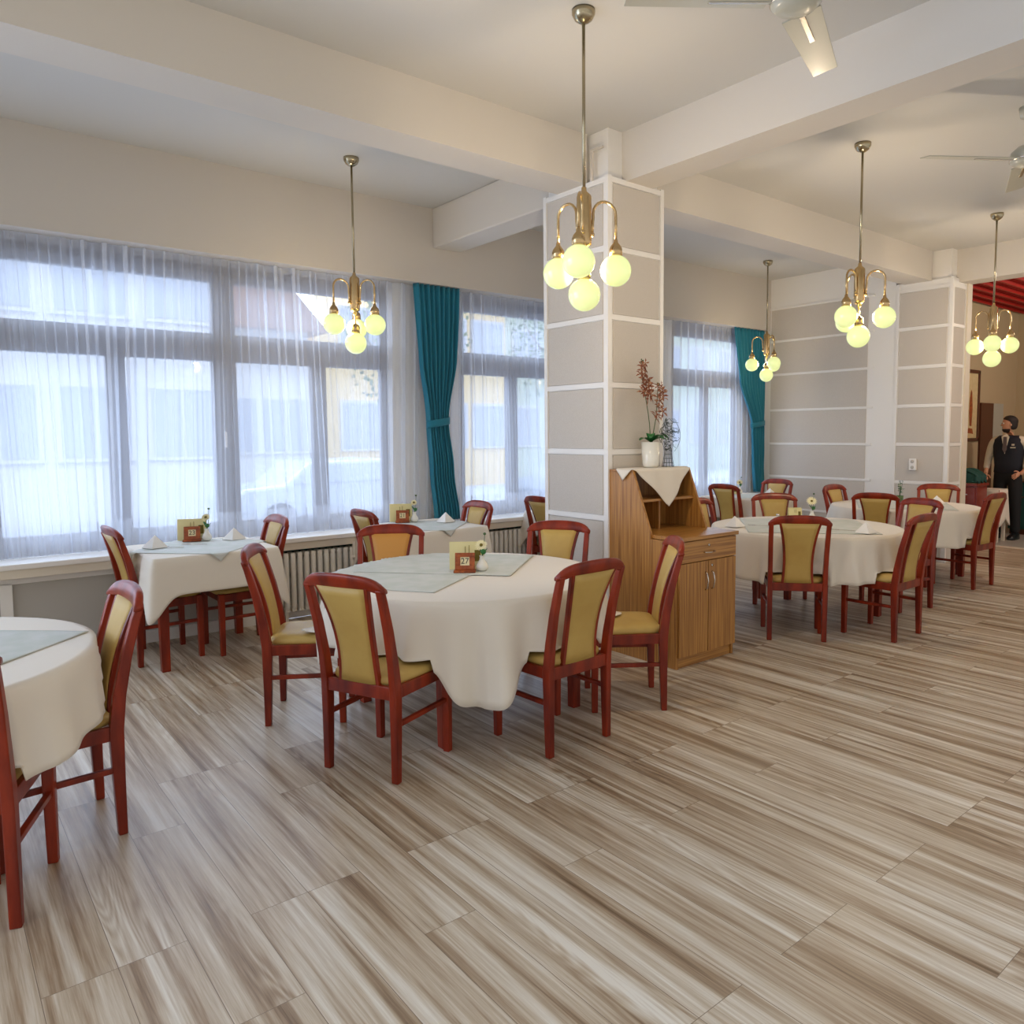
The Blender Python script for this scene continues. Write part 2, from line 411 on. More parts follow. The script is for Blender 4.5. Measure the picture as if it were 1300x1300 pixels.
# ------------------------------------------------------------------ curtains
def sheer(x0, x1, label, seed):
    rnd = random.Random(seed)
    Wd = x1-x0; n = int(Wd*230); folds = Wd*7.2
    ph = [rnd.random()*6.28 for _ in range(6)]
    def fn(u, v):
        z = .705+v*2.24
        s = u*folds*2*PI
        g = .5+.5*v
        wob = .8*math.sin(u*Wd*2.1+ph[0])+1.3*math.sin(u*Wd*.9+ph[1])+(1-v)*.9*math.sin(u*Wd*3.3+ph[2])
        a = (.75+.5*math.sin(u*Wd*5+ph[3]))
        q = s+wob
        x = x0+u*Wd + .024*a*math.sin(2*q)*(.55+.45*v) + .005*math.sin(5.3*q+ph[4]) + (1-v)*.05*math.sin(u*Wd*2.7+ph[4])
        y = 6.42+.034*a*math.sin(q)*(.7+.3*v)+.004*math.sin(4.1*q+ph[5])+.004*math.sin(z*3+ph[5]+u*7)
        return (x, y, z)
    o = MB().grid(fn, n, 14).build('sheer_curtain', 'sheer', fixn=False)
    tag(o, label, 'curtain', 'sheer white curtains on the window wall')
    def hem(u, v):
        p = fn(u, v*.10); return (p[0], p[1]-.003, p[2])
    MB().grid(hem, n, 2).build('hem', 'sheer', o, fixn=False)
    def head(u, v):
        p = fn(u, .975+v*.025); return (p[0], p[1]-.004, p[2])
    MB().grid(head, n, 1).build('heading_tape', 'sheer', o, fixn=False)
    return o
sheer(-1.3, 3.9, 'white sheer curtain across the large left window beside the first teal curtain', 1)
sheer(3.95, 6.9, 'white sheer curtain just right of the first teal curtain, left of the big pillar', 2)
sheer(6.95, 9.0, 'white sheer curtain seen right of the big pillar beside the far teal curtain', 3)

def teal(cx, keys, label, seed):
    rnd = random.Random(seed); ph = rnd.random()*6
    nf = 9
    def interp(z):
        for (z0, a0, b0), (z1, a1, b1) in zip(keys, keys[1:]):
            if z1 <= z <= z0:
                t = (z0-z)/(z0-z1); t = t*t*(3-2*t) if z0 < 2.5 else t
                return a0+(a1-a0)*t, b0+(b1-b0)*t
        return keys[-1][1:]
    zt, zb = keys[0][0], keys[-1][0]
    def fn(u, v):
        z = zt+(zb-zt)*v; a, b = interp(z); w = (b-a)/.5
        x = a+(b-a)*u
        amp = .020+.016*(1-min(1, w))
        y = 6.335+amp*math.sin(u*nf*2*PI+ph+.4*math.sin(z*4))+.006*math.sin(u*31+z*5)-.02*(1-min(1, w))*math.sin(u*PI)
        return (x, y, z)
    o = MB().grid(fn, 110, 40).build('side_curtain', 'teal', solid=.004)
    tag(o, label, 'curtain', 'teal curtains gathered with tiebacks')
    zt = 1.66
    a, b = interp(zt)
    xm, rw = (a+b)/2, (b-a)/2+.012
    tb = MB()
    def band(u, v):
        an = u*2*PI
        return (xm+rw*math.cos(an), 6.33+.052*math.sin(an), zt-.035+.07*v+.02*math.cos(an))
    tb.grid(band, 32, 3); tb.build('tieback', 'teal', o, solid=.006)
    return o
teal(3.9, [(2.95, 3.655, 4.165), (2.3, 3.70, 4.12), (1.66, 3.775, 4.0), (1.2, 3.80, 4.05), (.715, 3.84, 4.12)], 'teal curtain tied back at the wall between left and middle windows', 4)
teal(8.9, [(2.95, 8.50, 9.19), (2.3, 8.62, 9.19), (1.60, 8.92, 9.19), (1.2, 8.95, 9.2), (.715, 8.99, 9.21)], 'teal curtain tied back in the corner by the far panelled wall', 5)

# ------------------------------------------------------------------ chairs
def make_chair():
    root = empty('dining_chair')
    W = .195; D = .39
    # seat frame height .42, top of cushion .475 ; origin between the rear feet, +Y is forward
    def post(sx):
        # side profile: straight to the seat, then leaning back
        pts = [(0, 0), (.004, .2), (.006, .42), (-.010, .55), (-.040, .70), (-.078, .84), (-.094, .888)]
        rings = []
        for i, (y, z) in enumerate(pts):
            hw = .0165 if z > .5 else .018
            hd = (.016+.010*min(1, z/.42)) if z < .43 else .026-.010*(z-.43)/.46
            x = sx*(W+.004*(z > .5)*(z-.5)*4)
            rings.append([(x-hw, y-hd, z), (x+hw, y-hd, z), (x+hw, y+hd, z), (x-hw, y+hd, z)])
        return MB().loft(rings, smooth=False)
    for sx in (-1, 1): post(sx).build('rear_leg', 'red_wood', root, bevel=.005)
    for sx in (-1, 1):
        x = sx*.205
        MB().loft([[(x-.017, D-.017, 0), (x+.017, D-.017, 0), (x+.017, D+.017, 0), (x-.017, D+.017, 0)],
                   [(x-.021, D-.022, .44), (x+.021, D-.022, .44), (x+.021, D+.02, .44), (x-.021, D+.02, .44)]], smooth=False).build('front_leg', 'red_wood', root, bevel=.005)
    # aprons
    a = MB()
    a.box(-W+.016, W-.016, -.012, .012, .375, .435)
    a.box(-.19, .19, D-.012, D+.012, .385, .435)
    for sx in (-1, 1):
        a.loft([[(sx*(W-.010), .02, .38), (sx*(W+.012), .02, .38), (sx*(W+.012), .02, .436), (sx*(W-.010), .02, .436)],
                [(sx*(.194), D-.018, .38), (sx*.216, D-.018, .38), (sx*.216, D-.018, .436), (sx*.194, D-.018, .436)]], smooth=False)
    a.build('apron', 'red_wood', root, bevel=.003)
    for sx in (-1, 1):
        MB().tube([(sx*(W+.002), .02, .262), (sx*.205, D-.018, .262)], .0155, 4, square=True).build('stretcher', 'red_wood', root, bevel=.003)
    # crest rail: arched, rounded at the ends, bowed back
    n = 22; rings = []
    for i in range(n+1):
        t = -1+2*i/n; x = t*.222
        top = .952-.020*t*t-.040*abs(t)**7
        bot = .880-.006*t*t+ (.0 if abs(t) < .8 else -.004)
        y = -.108+.018*t*t
        th = .0165
        zz = (top+bot)/2
        ring = []
        for k in range(12):
            an = 2*PI*k/12
            cy = math.copysign(abs(math.cos(an))**.7, math.cos(an))*th; cz = math.copysign(abs(math.sin(an))**.55, math.sin(an))*(top-bot)/2
            ring.append((x, y+cy-(zz+cz-.9)*.25, zz+cz))
        rings.append(ring)
    MB().loft(rings).build('crest_rail', 'red_wood', root)
    # splats flank the upholstered back pad; both narrow towards the seat
    def prof(t):  # t 0 at the seat, 1 at the crest -> half width, y
        hw = .106-.055*t+.088*t*t
        y = .004-.012*t-.096*t*t*(1.1-.1*t)
        return hw, y
    for sx in (-1, 1):
        rings = []
        for i in range(11):
            t = i/10; hw, y = prof(t); z = .43+t*.462
            rings.append([(sx*(hw-.010), y-.013, z), (sx*(hw+.010), y-.013, z), (sx*(hw+.010), y+.013, z), (sx*(hw-.010), y+.013, z)])
        MB().loft(rings, smooth=False).build('splat', 'red_wood', root, bevel=.004)
    rings = []
    for i in range(11):
        t = i/10; hw, y = prof(t); z = .437+t*.452; hw -= .008
        ring = []
        for j in range(9):
            u = -1+2*j/8; ring.append((u*hw, y+.013+.009*(1-u**4)-.0, z))
        for j in range(9):
            u = 1-2*j/8; ring.append((u*hw, y-.013-.007*(1-u**4), z))
        rings.append(ring)
    MB().loft(rings).build('back_pad', 'mustard', root)
    # seat cushion
    rings = []
    def outline(s, z):
        pts = []
        for k in range(40):
            an = 2*PI*k/40; c, sn = math.cos(an), math.sin(an)
            e = .32
            u = math.copysign(abs(c)**e, c); v = math.copysign(abs(sn)**e, sn)
            yy = (D/2+.012)+v*(D/2+.012)*s
            hwid = (.186+(yy/D)*.030)*s
            pts.append((u*hwid, yy+.004, z))
        return pts
    rings = [outline(.97, .432), outline(1.0, .445), outline(.985, .462), outline(.92, .474), outline(.7, .482), outline(.3, .486)]
    MB().loft(rings).build('seat', 'mustard', root)
    return root
chair0 = make_chair()
chair0_used = [False]
SEATS = []
def place_chair(x, y, deg, label, group, seatmat=None):
    # deg: heading of the chair front in world degrees (0 = +X)
    if not chair0_used[0]: o = chair0; chair0_used[0] = True
    else: o = copy_tree(chair0)
    SEATS.append((x, y, R(deg-90)))
    o.location = (x, y, 0); o.rotation_euler = (0, 0, R(deg-90))
    tag(o, label, 'chair', group)
    if seatmat:
        for ch in o.children:
            if ch.name.startswith('back_pad'):
                ch.data = ch.data.copy(); ch.data.materials[0] = MATS[seatmat]; ch['label'] = 'orange tinted back pad'
    return o
G1, G2, G3 = 'chairs around the central round table', 'chairs around the right round table', 'chairs around the far round table'
G4, G5 = 'chairs at the square window tables', 'chairs at the left edge round table'
place_chair(1.496, 3.147, 24, 'red wood chair nearest the camera, at the front left of central table 27', G1)
place_chair(2.459, 2.737, 92, 'red wood chair with its back to the camera at front right of central table 27', G1)
place_chair(1.487, 4.190, -31.7, 'red wood chair side-on at the left of central table 27', G1)
place_chair(3.27, 2.954, 143, 'red wood chair side-on between central table 27 and the wooden cabinet', G1)
place_chair(2.37, 4.49, 236, 'chair with orange-tinted back pad behind central table 27, on its left', G1, 'mustard_orange')
place_chair(3.30, 3.91, 214, 'red wood chair behind central table 27, in front of the white pillar', G1)
place_chair(1.09, 5.82, 3, 'chair with dark shiny back on the left side of window table 23', G4)
place_chair(1.995, 5.74, 180, 'chair on the right side of window table 23', G4)
place_chair(2.87, 5.70, 0, 'chair on the left side of the middle window table', G4)
place_chair(3.79, 5.67, 180, 'chair on the right side of the middle window table, near the teal curtain', G4)
place_chair(4.71, 5.71, 0, 'chair half hidden by the left edge of the big pillar at window', G4)
place_chair(7.36, 5.54, 0, 'chair on the left side of the corner window table', G4)
place_chair(8.39, 5.62, 182, 'chair on the right side of the corner table, below the far teal curtain', G4)
place_chair(4.965, 3.108, 39.8, 'red wood chair seen square from behind at the right round table beside the cabinet', G2)
place_chair(5.655, 2.61, 90, 'red wood chair at the front right of the right round table, back turned to room', G2)
place_chair(6.83, 3.12, 165, 'chair with bluish shiny top rail at the right of the right round table', G2)
place_chair(6.42, 4.27, 224, 'chair behind the right round table, directly behind its menu card and flower', G2)
place_chair(5.52, 4.40, 275, 'chair mostly hidden by the cabinet, legs seen under the right round table', G2)
place_chair(7.33, 3.72, 20, 'chair with dark red top rail on the left side of the far round table', G3)
place_chair(8.05, 4.50, 268, 'narrow-looking chair behind the far round table against the grey panelled wall', G3)
place_chair(8.86, 3.78, 203, 'chair behind the far round table below the white wall socket', G3)
place_chair(8.07, 2.99, 87, 'red wood chair side-on at the front of the far round table, nearest the doorway', G3)
place_chair(.545, 3.48, 182, 'red wood chair side-on at the right of the round table cut by the left edge', G5)
place_chair(-.01, 2.93, 70, 'chair at the left picture edge, only its rear leg showing', G5)

# ------------------------------------------------------------------ tables and cloths
TH = .755
def table(x, y, r, square, label, group, leg=.43):
    o = empty('dining_table', (x, y, 0), 0, label, 'table', group)
    if square: MB().box(-r, r, -r, r, TH-.03, TH-.004).build('tabletop', 'red_wood', o, bevel=.004)
    else: MB().lathe([(0, TH-.03), (r, TH-.03), (r, TH-.004), (0, TH-.004)], n=64, smooth=False).build('tabletop', 'red_wood', o)
    MB().box(-leg, leg, -leg-.012, -leg+.012, .64, TH-.03).box(-leg, leg, leg-.012, leg+.012, .64, TH-.03).box(-leg-.012, -leg+.012, -leg, leg, .64, TH-.03).box(leg-.012, leg+.012, -leg, leg, .64, TH-.03).build('apron', 'red_wood', o)
    for sx in (-1, 1):
        for sy in (-1, 1):
            a, b = .026, .032
            MB().loft([[(sx*leg-a, sy*leg-a, 0), (sx*leg+a, sy*leg-a, 0), (sx*leg+a, sy*leg+a, 0), (sx*leg-a, sy*leg+a, 0)],
                       [(sx*leg-b, sy*leg-b, TH-.03), (sx*leg+b, sy*leg-b, TH-.03), (sx*leg+b, sy*leg+b, TH-.03), (sx*leg-b, sy*leg+b, TH-.03)]], smooth=False).build('leg', 'red_wood', o, bevel=.004)
    return o
def drape(x, y, Rf, hf, label, group, folds=11, amp=.03, seed=0, rz=0, matname='cloth_cream', limit=None, NA=360):
    rnd = random.Random(seed); p1, p2, p3 = [rnd.random()*6.28 for _ in range(3)]
    rf = [0, .25, .5, .75, .9, .97, 1.0]; nd = 12
    mb = MB(); vs = []
    rings = []
    for f in rf:
        rings.append([(Rf(a)*f*math.cos(a), Rf(a)*f*math.sin(a), TH+.003) for a in (2*PI*k/NA for k in range(NA))])
    for j in range(1, nd+1):
        t = j/nd; ring = []
        for k in range(NA):
            a = 2*PI*k/NA; h = hf(a); d = h*t
            ins = .012
            q = folds*a+p1+.8*math.sin(2*a+p2)
            fold = .55*math.sin(q)+.75*(.64-abs(math.sin(q*.5+.3)))*1.6+.45*math.sin((folds*2-3)*a+p3)
            out = Rf(a)+ins*min(1, t*6)+amp*fold*min(1, t*1.1)*(h/.3)+.045*t*(h/.3)
            z = TH+.003-d+ (.006 if j == 1 else 0)
            out = max(out, Rf(a)+.005)
            # the cloth rests on chair seats and stays clear of backs
            for (sx, sy, sr) in SEATS:
                if (sx-x)**2+(sy-y)**2 > 1.7: continue
                for _ in range(14):
                    X, Y = x+out*math.cos(a)-sx, y+out*math.sin(a)-sy
                    lx, ly = X*math.cos(sr)+Y*math.sin(sr), -X*math.sin(sr)+Y*math.cos(sr)
                    if abs(lx) < .24 and -.15 < ly < .040 and z > .40 and out > Rf(a)+.006: out -= .01
                    else: break
                if abs(lx) < .225 and .0 < ly < .43 and z < .496: z = .496+.004*(j/nd)
            ring.append((out*math.cos(a), out*math.sin(a), z))
        rings.append(ring)
    n = NA; fs = []
    for r in rings: vs += r
    for i in range(len(rings)-1):
        for k in range(n): fs.append((i*n+k, i*n+(k+1) % n, (i+1)*n+(k+1) % n, (i+1)*n+k))
    mb.add(vs, fs, True)
    # merge centre
    o = mb.build('tablecloth', matname, solid=.003)
    o.location = (x, y, 0); o.rotation_euler = (0, 0, rz)
    tag(o, label, 'tablecloth', group)
    return o
def circ(r): return lambda a: r
def sq(r, e=7): return lambda a: r/((abs(math.cos(a))**e+abs(math.sin(a))**e)**(1/e))
def bumps(base, extra, angs, wid, sharp=False):
    def f(a):
        h = base
        for c in angs:
            d = (a-R(c)+PI) % (2*PI)-PI
            h += extra*math.exp(-(d/wid)**(4 if sharp else 2))
        return h
    return f
T1, T2 = 'round dining tables under white cloths', 'square window tables under white cloths'
table(2.38, 3.60, .745, False, 'large round central table number 27 with dark red legs', T1)
table(5.72, 3.52, .755, False, 'round table right of the wooden cabinet, dark red legs', T1)
table(8.08, 3.80, .72, False, 'far round table near the doorway, dark red legs', T1)
table(-.20, 3.53, .72, False, 'round table cut off by the left picture edge', T1, .33)
table(1.55, 5.76, .40, True, 'square window table number 23 at the left', T2, .345)
table(3.36, 5.76, .40, True, 'square window table in the middle, before the first teal curtain', T2, .345)
table(5.20, 5.76, .40, True, 'window table mostly hidden behind the big pillar', T2, .345)
table(7.90, 5.66, .40, True, 'square table in the far window corner', T2, .345)
K1, K2 = 'cream cloths on the round tables', 'cream cloths on the square window tables'
drape(2.38, 3.60, circ(.75), bumps(.30, .19, (241, 152, 332, 62), R(13), True), 'cream cloth with a deep hanging corner on central table 27', K1, 13, .046, 3)
drape(5.72, 3.52, circ(.76), bumps(.33, .03, (200, 290), R(30)), 'cream cloth with rippled folds on the round table right of the cabinet', K1, 14, .038, 5)
drape(8.08, 3.80, circ(.725), bumps(.31, .04, (250, 70), R(30)), 'cream cloth on the far round table near the doorway', K1, 12, .034, 8)
drape(-.20, 3.53, circ(.725), bumps(.25, .08, (292, 110, 200, 20), R(22)), 'cream cloth on the round table cut by the left edge', K1, 12, .032, 11)
def sqh(base, ex): return bumps(base, ex, (45, 135, 225, 315), R(8))
drape(1.55, 5.76, sq(.41, 30), sqh(.24, .17), 'cream cloth with pointed corners on window table 23', K2, 4, .010, 2)
drape(3.36, 5.76, sq(.41, 30), sqh(.24, .17), 'cream cloth on the middle window table', K2, 4, .010, 4)
drape(5.20, 5.76, sq(.41, 30), sqh(.24, .17), 'cream cloth corner peeking out left of the big pillar', K2, 4, .010, 6)
drape(7.90, 5.66, sq(.41, 30), sqh(.24, .17), 'cream cloth on the corner window table', K2, 4, .010, 9)

def overlay(x, y, half, deg, Rf, label, z=TH+.0075):
    # square cloth laid flat, corners past the table edge fall down over the rim
    def fn(u, v):
        px, py = (u*2-1)*half, (v*2-1)*half
        a = math.atan2(py, px)+R(deg); r = math.hypot(px, py); L = Rf(a)+.008
        zz = z+.0012*math.sin(px*13+1)*math.sin(py*11)
        if r > L:
            dr = r-L; r = L+.014+.05*dr; zz = z-dr
        return (r*math.cos(a), r*math.sin(a), zz)
    o = MB().grid(fn, 60, 60).build('table_topper', 'cloth_grey', solid=.002)
    o.location = (x, y, 0); tag(o, label, 'table topper', 'grey green topper cloths')
    e = MB()
    return o
def placemat(x, y, hx, hy, deg, label, z=TH+.0075, grp='grey green cloths laid over central table 27'):
    def fn(u, v):
        return ((u*2-1)*hx, (v*2-1)*hy, z+.001*math.sin(u*9)*math.sin(v*7))
    o = MB().grid(fn, 16, 16).build('table_topper', 'cloth_grey', solid=.0022)
    o.location = (x, y, 0); o.rotation_euler = (0, 0, R(deg)); tag(o, label, 'table topper', grp)
    return o
def corner_mat(x, y, deg, lu, lv, z, label, cx=2.38, cy=3.60, Rt=.755):
    # rectangular cloth starting at the corner (x, y); where it passes the table rim it falls down
    u = Vector((math.cos(R(deg)), math.sin(R(deg)))); v = Vector((-u.y, u.x)); c0 = Vector((x-cx, y-cy))
    def fn(s, t):
        p = c0+u*lu*s+v*lv*t; r = p.length; zz = z+.0008*math.sin(p.x*11)*math.sin(p.y*9)
        if r > Rt: d = r-Rt; q = p.normalized()*(Rt+.022+.04*d); return (q.x, q.y, zz-d)
        return (p.x, p.y, zz)
    o = MB().grid(fn, 60, 60).build('table_topper', 'cloth_grey', solid=.0022)
    o.location = (cx, cy, 0); return tag(o, label, 'table topper', 'grey green cloths laid over central table 27')
GREY_MATS = [(1.955, 3.252, 34, 1.05, .86, TH+.0075, 'grey green cloth at the left on central table 27, under the menu card'),
             (2.504, 3.351, 41, .72, .92, TH+.0105, 'grey green cloth at the right on central table 27, behind the vase')]
for g in GREY_MATS: corner_mat(*g)
overlay(-.20, 3.53, .50, 45, circ(.75), 'grey green topper cloth on the table cut by the left edge')
overlay(1.55, 5.76, .345, 45, sq(.425, 30), 'grey green topper cloth with a corner hanging over the front of table 23')
overlay(3.36, 5.76, .345, 45, sq(.425, 30), 'grey green topper cloth on the middle window table')
overlay(5.72, 3.52, .50, 40, circ(.78), 'grey green topper cloth on the round table right of the cabinet')
overlay(8.08, 3.80, .46, 30, circ(.74), 'grey green topper cloth on the far round table')
overlay(7.90, 5.66, .345, 45, sq(.425, 30), 'grey green topper cloth on the corner window table')

# ------------------------------------------------------------------ table things
ZT = TH+.0125
def text_mesh(txt, size, M, parent, name='number'):
    cu = bpy.data.curves.new(name, 'FONT'); cu.body = txt; cu.size = size; cu.align_x = 'CENTER'; cu.align_y = 'CENTER'; cu.extrude = .0006
    ob = bpy.data.objects.new(name+'_tmp', cu); COL.objects.link(ob)
    bpy.context.view_layer.update()
    me = bpy.data.meshes.new_from_object(ob.evaluated_get(bpy.context.evaluated_depsgraph_get()))
    bpy.data.objects.remove(ob)
    me.transform(M); me.materials.clear(); me.materials.append(MATS['ink'])
    o = bpy.data.objects.new(name, me); COL.objects.link(o); o.parent = parent
    return o
def number_stand(x, y, deg, num, label):
    o = empty('table_number_stand', (x, y, ZT), R(deg), label, 'table number', 'wooden table number stands')
    MB().box(-.062, .062, -.03, .03, 0, .014).build('base', 'wood_stand', o, bevel=.003)
    Mt = Matrix.Translation((0, .004, .013)) @ Matrix.Rotation(R(-12), 4, 'X')
    f = MB(); w, h, t = .056, .096, .024
    f.box(-w, w, -.007, .007, 0, t, Mt).box(-w, w, -.007, .007, h-t, h, Mt).box(-w, -w+.03, -.007, .007, t, h-t, Mt).box(w-.03, w, -.007, .007, t, h-t, Mt)
    f.build('frame', 'wood_stand', o, bevel=.002)
    MB().box(-.027, .027, -.002, .003, t-.001, h-t+.001, Mt).build('number_plate', 'card_light', o)
    text_mesh(num, .046, Mt @ Matrix.Translation((0, -.0028, h/2)) @ Matrix.Rotation(PI/2, 4, 'X'), o)
    return o
def menu_card(x, y, deg, label, w=.10, h=.155, m='card_cream'):
    o = empty('menu_card', (x, y, ZT), R(deg), label, 'menu card', 'cream menu cards standing on the tables')
    MB().box(-w, w, -.004, 0, 0, h, Matrix.Rotation(R(-8), 4, 'X')).build('front_cover', m, o, bevel=.001)
    MB().box(-w, w, .040, .044, 0, h, Matrix.Rotation(R(8), 4, 'X')).build('back_cover', m, o, bevel=.001)
    Mt = Matrix.Rotation(R(-8), 4, 'X')
    MB().box(w*.45, w*.8, -.006, -.004, h*.3, h*.72, Mt).build('printed_panel', 'seed', o)
    MB().box(-w*.1, -w*.07, -.006, -.004, h*.62, h*.86, Mt).box(w*.12, w*.15, -.006, -.004, h*.58, h*.9, Mt).build('printed_mark', 'seed', o)
    return o
def daisy(mb_p, mb_c, c, tilt, r=.034):
    Mt = Matrix.Translation(c) @ Matrix.Rotation(tilt[0], 4, 'X') @ Matrix.Rotation(tilt[1], 4, 'Y')
    for k in range(16):
        a = 2*PI*k/16; Ml = Mt @ Matrix.Rotation(a, 4, 'Z')
        mb_p.add([(.006, -.003, 0), (r*.6, -.006, .004), (r, 0, .001), (r*.6, .006, .004), (.006, .003, 0), (r*.6, 0, -.001)], [(0, 1, 5), (1, 2, 5), (2, 3, 5), (3, 4, 5), (0, 5, 4)], True, Ml)
    mb_c.sphere((0, 0, .003), .010, 12, 8, (1, 1, .5), Mt)
def bud_vase(x, y, deg, label, h=.2, r=.034, bud=True, fr=.038, leaf=True):
    o = empty('bud_vase', (x, y, ZT), R(deg), label, 'vase', 'small white vases with flowers')
    MB().lathe([(0, 0), (.024, 0), (.033, .012), (.036, .026), (.030, .042), (.016, .062), (.013, .078), (.017, .088), (.013, .088), (.010, .076), (0, .06)], n=24).build('vase_body', 'porcelain', o)
    s = MB().tube([(0, 0, .06), (.002, 0, .1), (-.004, .004, h-.03)], .0025, 6)
    if bud: s.tube([(0, 0, .06), (.012, .01, .13), (.018, .014, h+.03)], .0018, 6).sphere((.018, .014, h+.035), .009, 10, 6, (1, 1, .9))
    s.build('stem', 'green_stem', o)
    p = MB(); c = MB(); daisy(p, c, (-.004, .002, h-.028), (R(55), R(-8)), fr)
    fl = p.build('flower', 'petal', o, fixn=False); c.build('flower_centre', 'seed', fl)
    if leaf:
        l = MB()
        for a, dz in ((0, 0), (2.4, .012)):
            Ml = Matrix.Translation((0, -.004, .088+dz)) @ Matrix.Rotation(a, 4, 'Z') @ Matrix.Rotation(-.9, 4, 'Y')
            l.add([(0, 0, 0), (.02, -.012, .003), (.042, -.010, .004), (.052, 0, 0), (.042, .010, .004), (.02, .012, .003), (.026, 0, -.003)], [(0, 1, 6), (1, 2, 6), (2, 3, 6), (3, 4, 6), (4, 5, 6), (5, 0, 6)], True, Ml)
        l.sphere((.006, -.02, .112), .016, 10, 8, (1, .4, 1))
        l.build('leaf', 'green_leaf', o, fixn=False)
    return o
FD = 240-270+360   # heading of stands: face the camera side
number_stand(2.368, 3.60, -38, '27', 'wooden table number stand reading 27 on the central round table')
menu_card(2.425, 3.665, -38, 'cream menu card behind the number 27 stand')
bud_vase(2.47, 3.575, -30, 'white vase with a cream daisy beside the number 27 stand', .175)
number_stand(1.56, 6.03, -22, '23', 'wooden table number stand reading 23 on the left window table')
menu_card(1.575, 6.085, -22, 'cream menu card behind the number 23 stand')
bud_vase(1.66, 6.01, -20, 'white vase with a daisy beside the number 23 stand', .2, fr=.034)
number_stand(3.31, 6.02, -30, '21', 'wooden table number stand on the middle window table')
menu_card(3.33, 6.085, -30, 'cream menu card on the middle window table')
bud_vase(3.42, 6.00, -20, 'white vase with a slender flower on the middle window table', .2, fr=.03)
menu_card(6.02, 3.80, -40, 'small cream menu card on the round table right of the cabinet', .06, .1)
bud_vase(6.06, 3.66, -40, 'vase with cream flowers on the round table right of the cabinet', .2, fr=.05)
menu_card(7.93, 5.92, -50, 'small cream menu card on the corner window table', .07, .1)
bud_vase(8.10, 5.92, -50, 'vase with a cream flower on the corner window table', .17, fr=.045)

# potted herb on the far table
o = empty('potted_herb', (8.36, 3.98, ZT), 0, 'small green herb in a dark pot on the far round table', 'plant')
MB().lathe([(0, 0), (.03, 0), (.04, .07), (.036, .07), (.03, .06), (0, .06)], n=20).build('pot', 'green_stem', o)
l = MB(); s = MB(); rnd = random.Random(3)
for k in range(7):
    a = rnd.random()*6.28; h = .07+.12*rnd.random(); r = .05*rnd.random()
    s.tube([(0, 0, .05), (r*.5*math.cos(a), r*.5*math.sin(a), .06+h*.5), (r*math.cos(a), r*math.sin(a), .06+h)], .0018, 5)
    for q in range(4):
        Ml = Matrix.Translation((r*math.cos(a), r*math.sin(a), .05+h*(.5+.17*q))) @ Matrix.Rotation(rnd.random()*6.28, 4, 'Z') @ Matrix.Rotation(-.5, 4, 'Y')
        l.add([(0, 0, 0), (.014, -.009, .002), (.03, 0, 0), (.014, .009, .002)], [(0, 1, 2, 3)], True, Ml)
s.build('stem', 'green_stem', o); l.build('leaf', 'green_leaf', o, fixn=False)

def napkin(x, y, deg, label):
    # standing folded pyramid napkin
    w, h, d = .085, .085, .07
    mb = MB()
    mb.add([(-w, 0, 0), (w, 0, 0), (0, .012, h), (0, -d, 0), (0, d, 0)], [(0, 3, 2), (3, 1, 2), (1, 4, 2), (4, 0, 2)], False)
    mb.add([(-w*.9, -.006, 0), (0, -d-.006, 0), (0, -.004, h*.9)], [(0, 1, 2)], False)
    o = mb.build('folded_napkin', 'cloth_white', solid=.0025)
    o.location = (x, y, ZT+.001); o.rotation_euler = (0, 0, R(deg)); tag(o, label, 'napkin', 'folded white napkins')
napkin(1.27, 5.86, -25, 'pyramid-folded napkin on table 23 beside its left chair')
napkin(1.83, 5.93, -25, 'pyramid-folded napkin on table 23 beside its right chair')
napkin(3.62, 5.80, -35, 'pyramid-folded napkin on the middle window table')
napkin(5.22, 3.86, -45, 'pyramid-folded napkin just behind the cabinet on the right round table')
napkin(5.62, 2.93, -45, 'pyramid-folded napkin at the right side of the right round table')
napkin(8.46, 3.62, -50, 'pyramid-folded napkin on the far round table')
napkin(8.14, 5.50, -50, 'pyramid-folded napkin on the corner window table')

def fork(x, y, deg, label):
    o = empty('fork', (x, y, ZT+.002), R(deg), label, 'fork', 'forks laid on the tables')
    MB().loft([[(-.004, -.09, 0), (.004, -.09, 0), (.004, -.09, .003), (-.004, -.09, .003)], [(-.003, .03, .001), (.003, .03, .001), (.003, .03, .004), (-.003, .03, .004)]], smooth=False).build('handle', 'metal', o)
    t = MB().box(-.011, .011, .03, .05, .001, .004)
    for i in range(4): t.box(-.011+i*.0064, -.0085+i*.0064, .05, .09, .002, .004)
    t.build('tines', 'metal', o)
fork(1.37, 5.80, 40, 'fork beside the left napkin on table 23')
fork(1.52, 5.82, 50, 'fork in front of the number stand on table 23')
fork(1.70, 6.02, 70, 'fork between the vase and right napkin on table 23')
fork(3.53, 5.95, 60, 'fork beside the vase on the middle window table')
fork(5.40, 3.75, 30, 'fork near the back of the right round table')
fork(5.62, 3.12, 20, 'fork beside the right napkin of the right round table')
o = empty('salt_shaker', (5.72, 3.78, ZT), 0, 'small glass salt shaker with metal cap on the right round table', 'salt shaker')
MB().lathe([(0, 0), (.019, 0), (.021, .03), (.015, .055), (0, .055)], n=16).build('jar', 'porcelain', o)
MB().lathe([(0, .055), (.015, .055), (.016, .07), (.008, .076), (0, .076)], n=16).build('cap', 'metal', o)

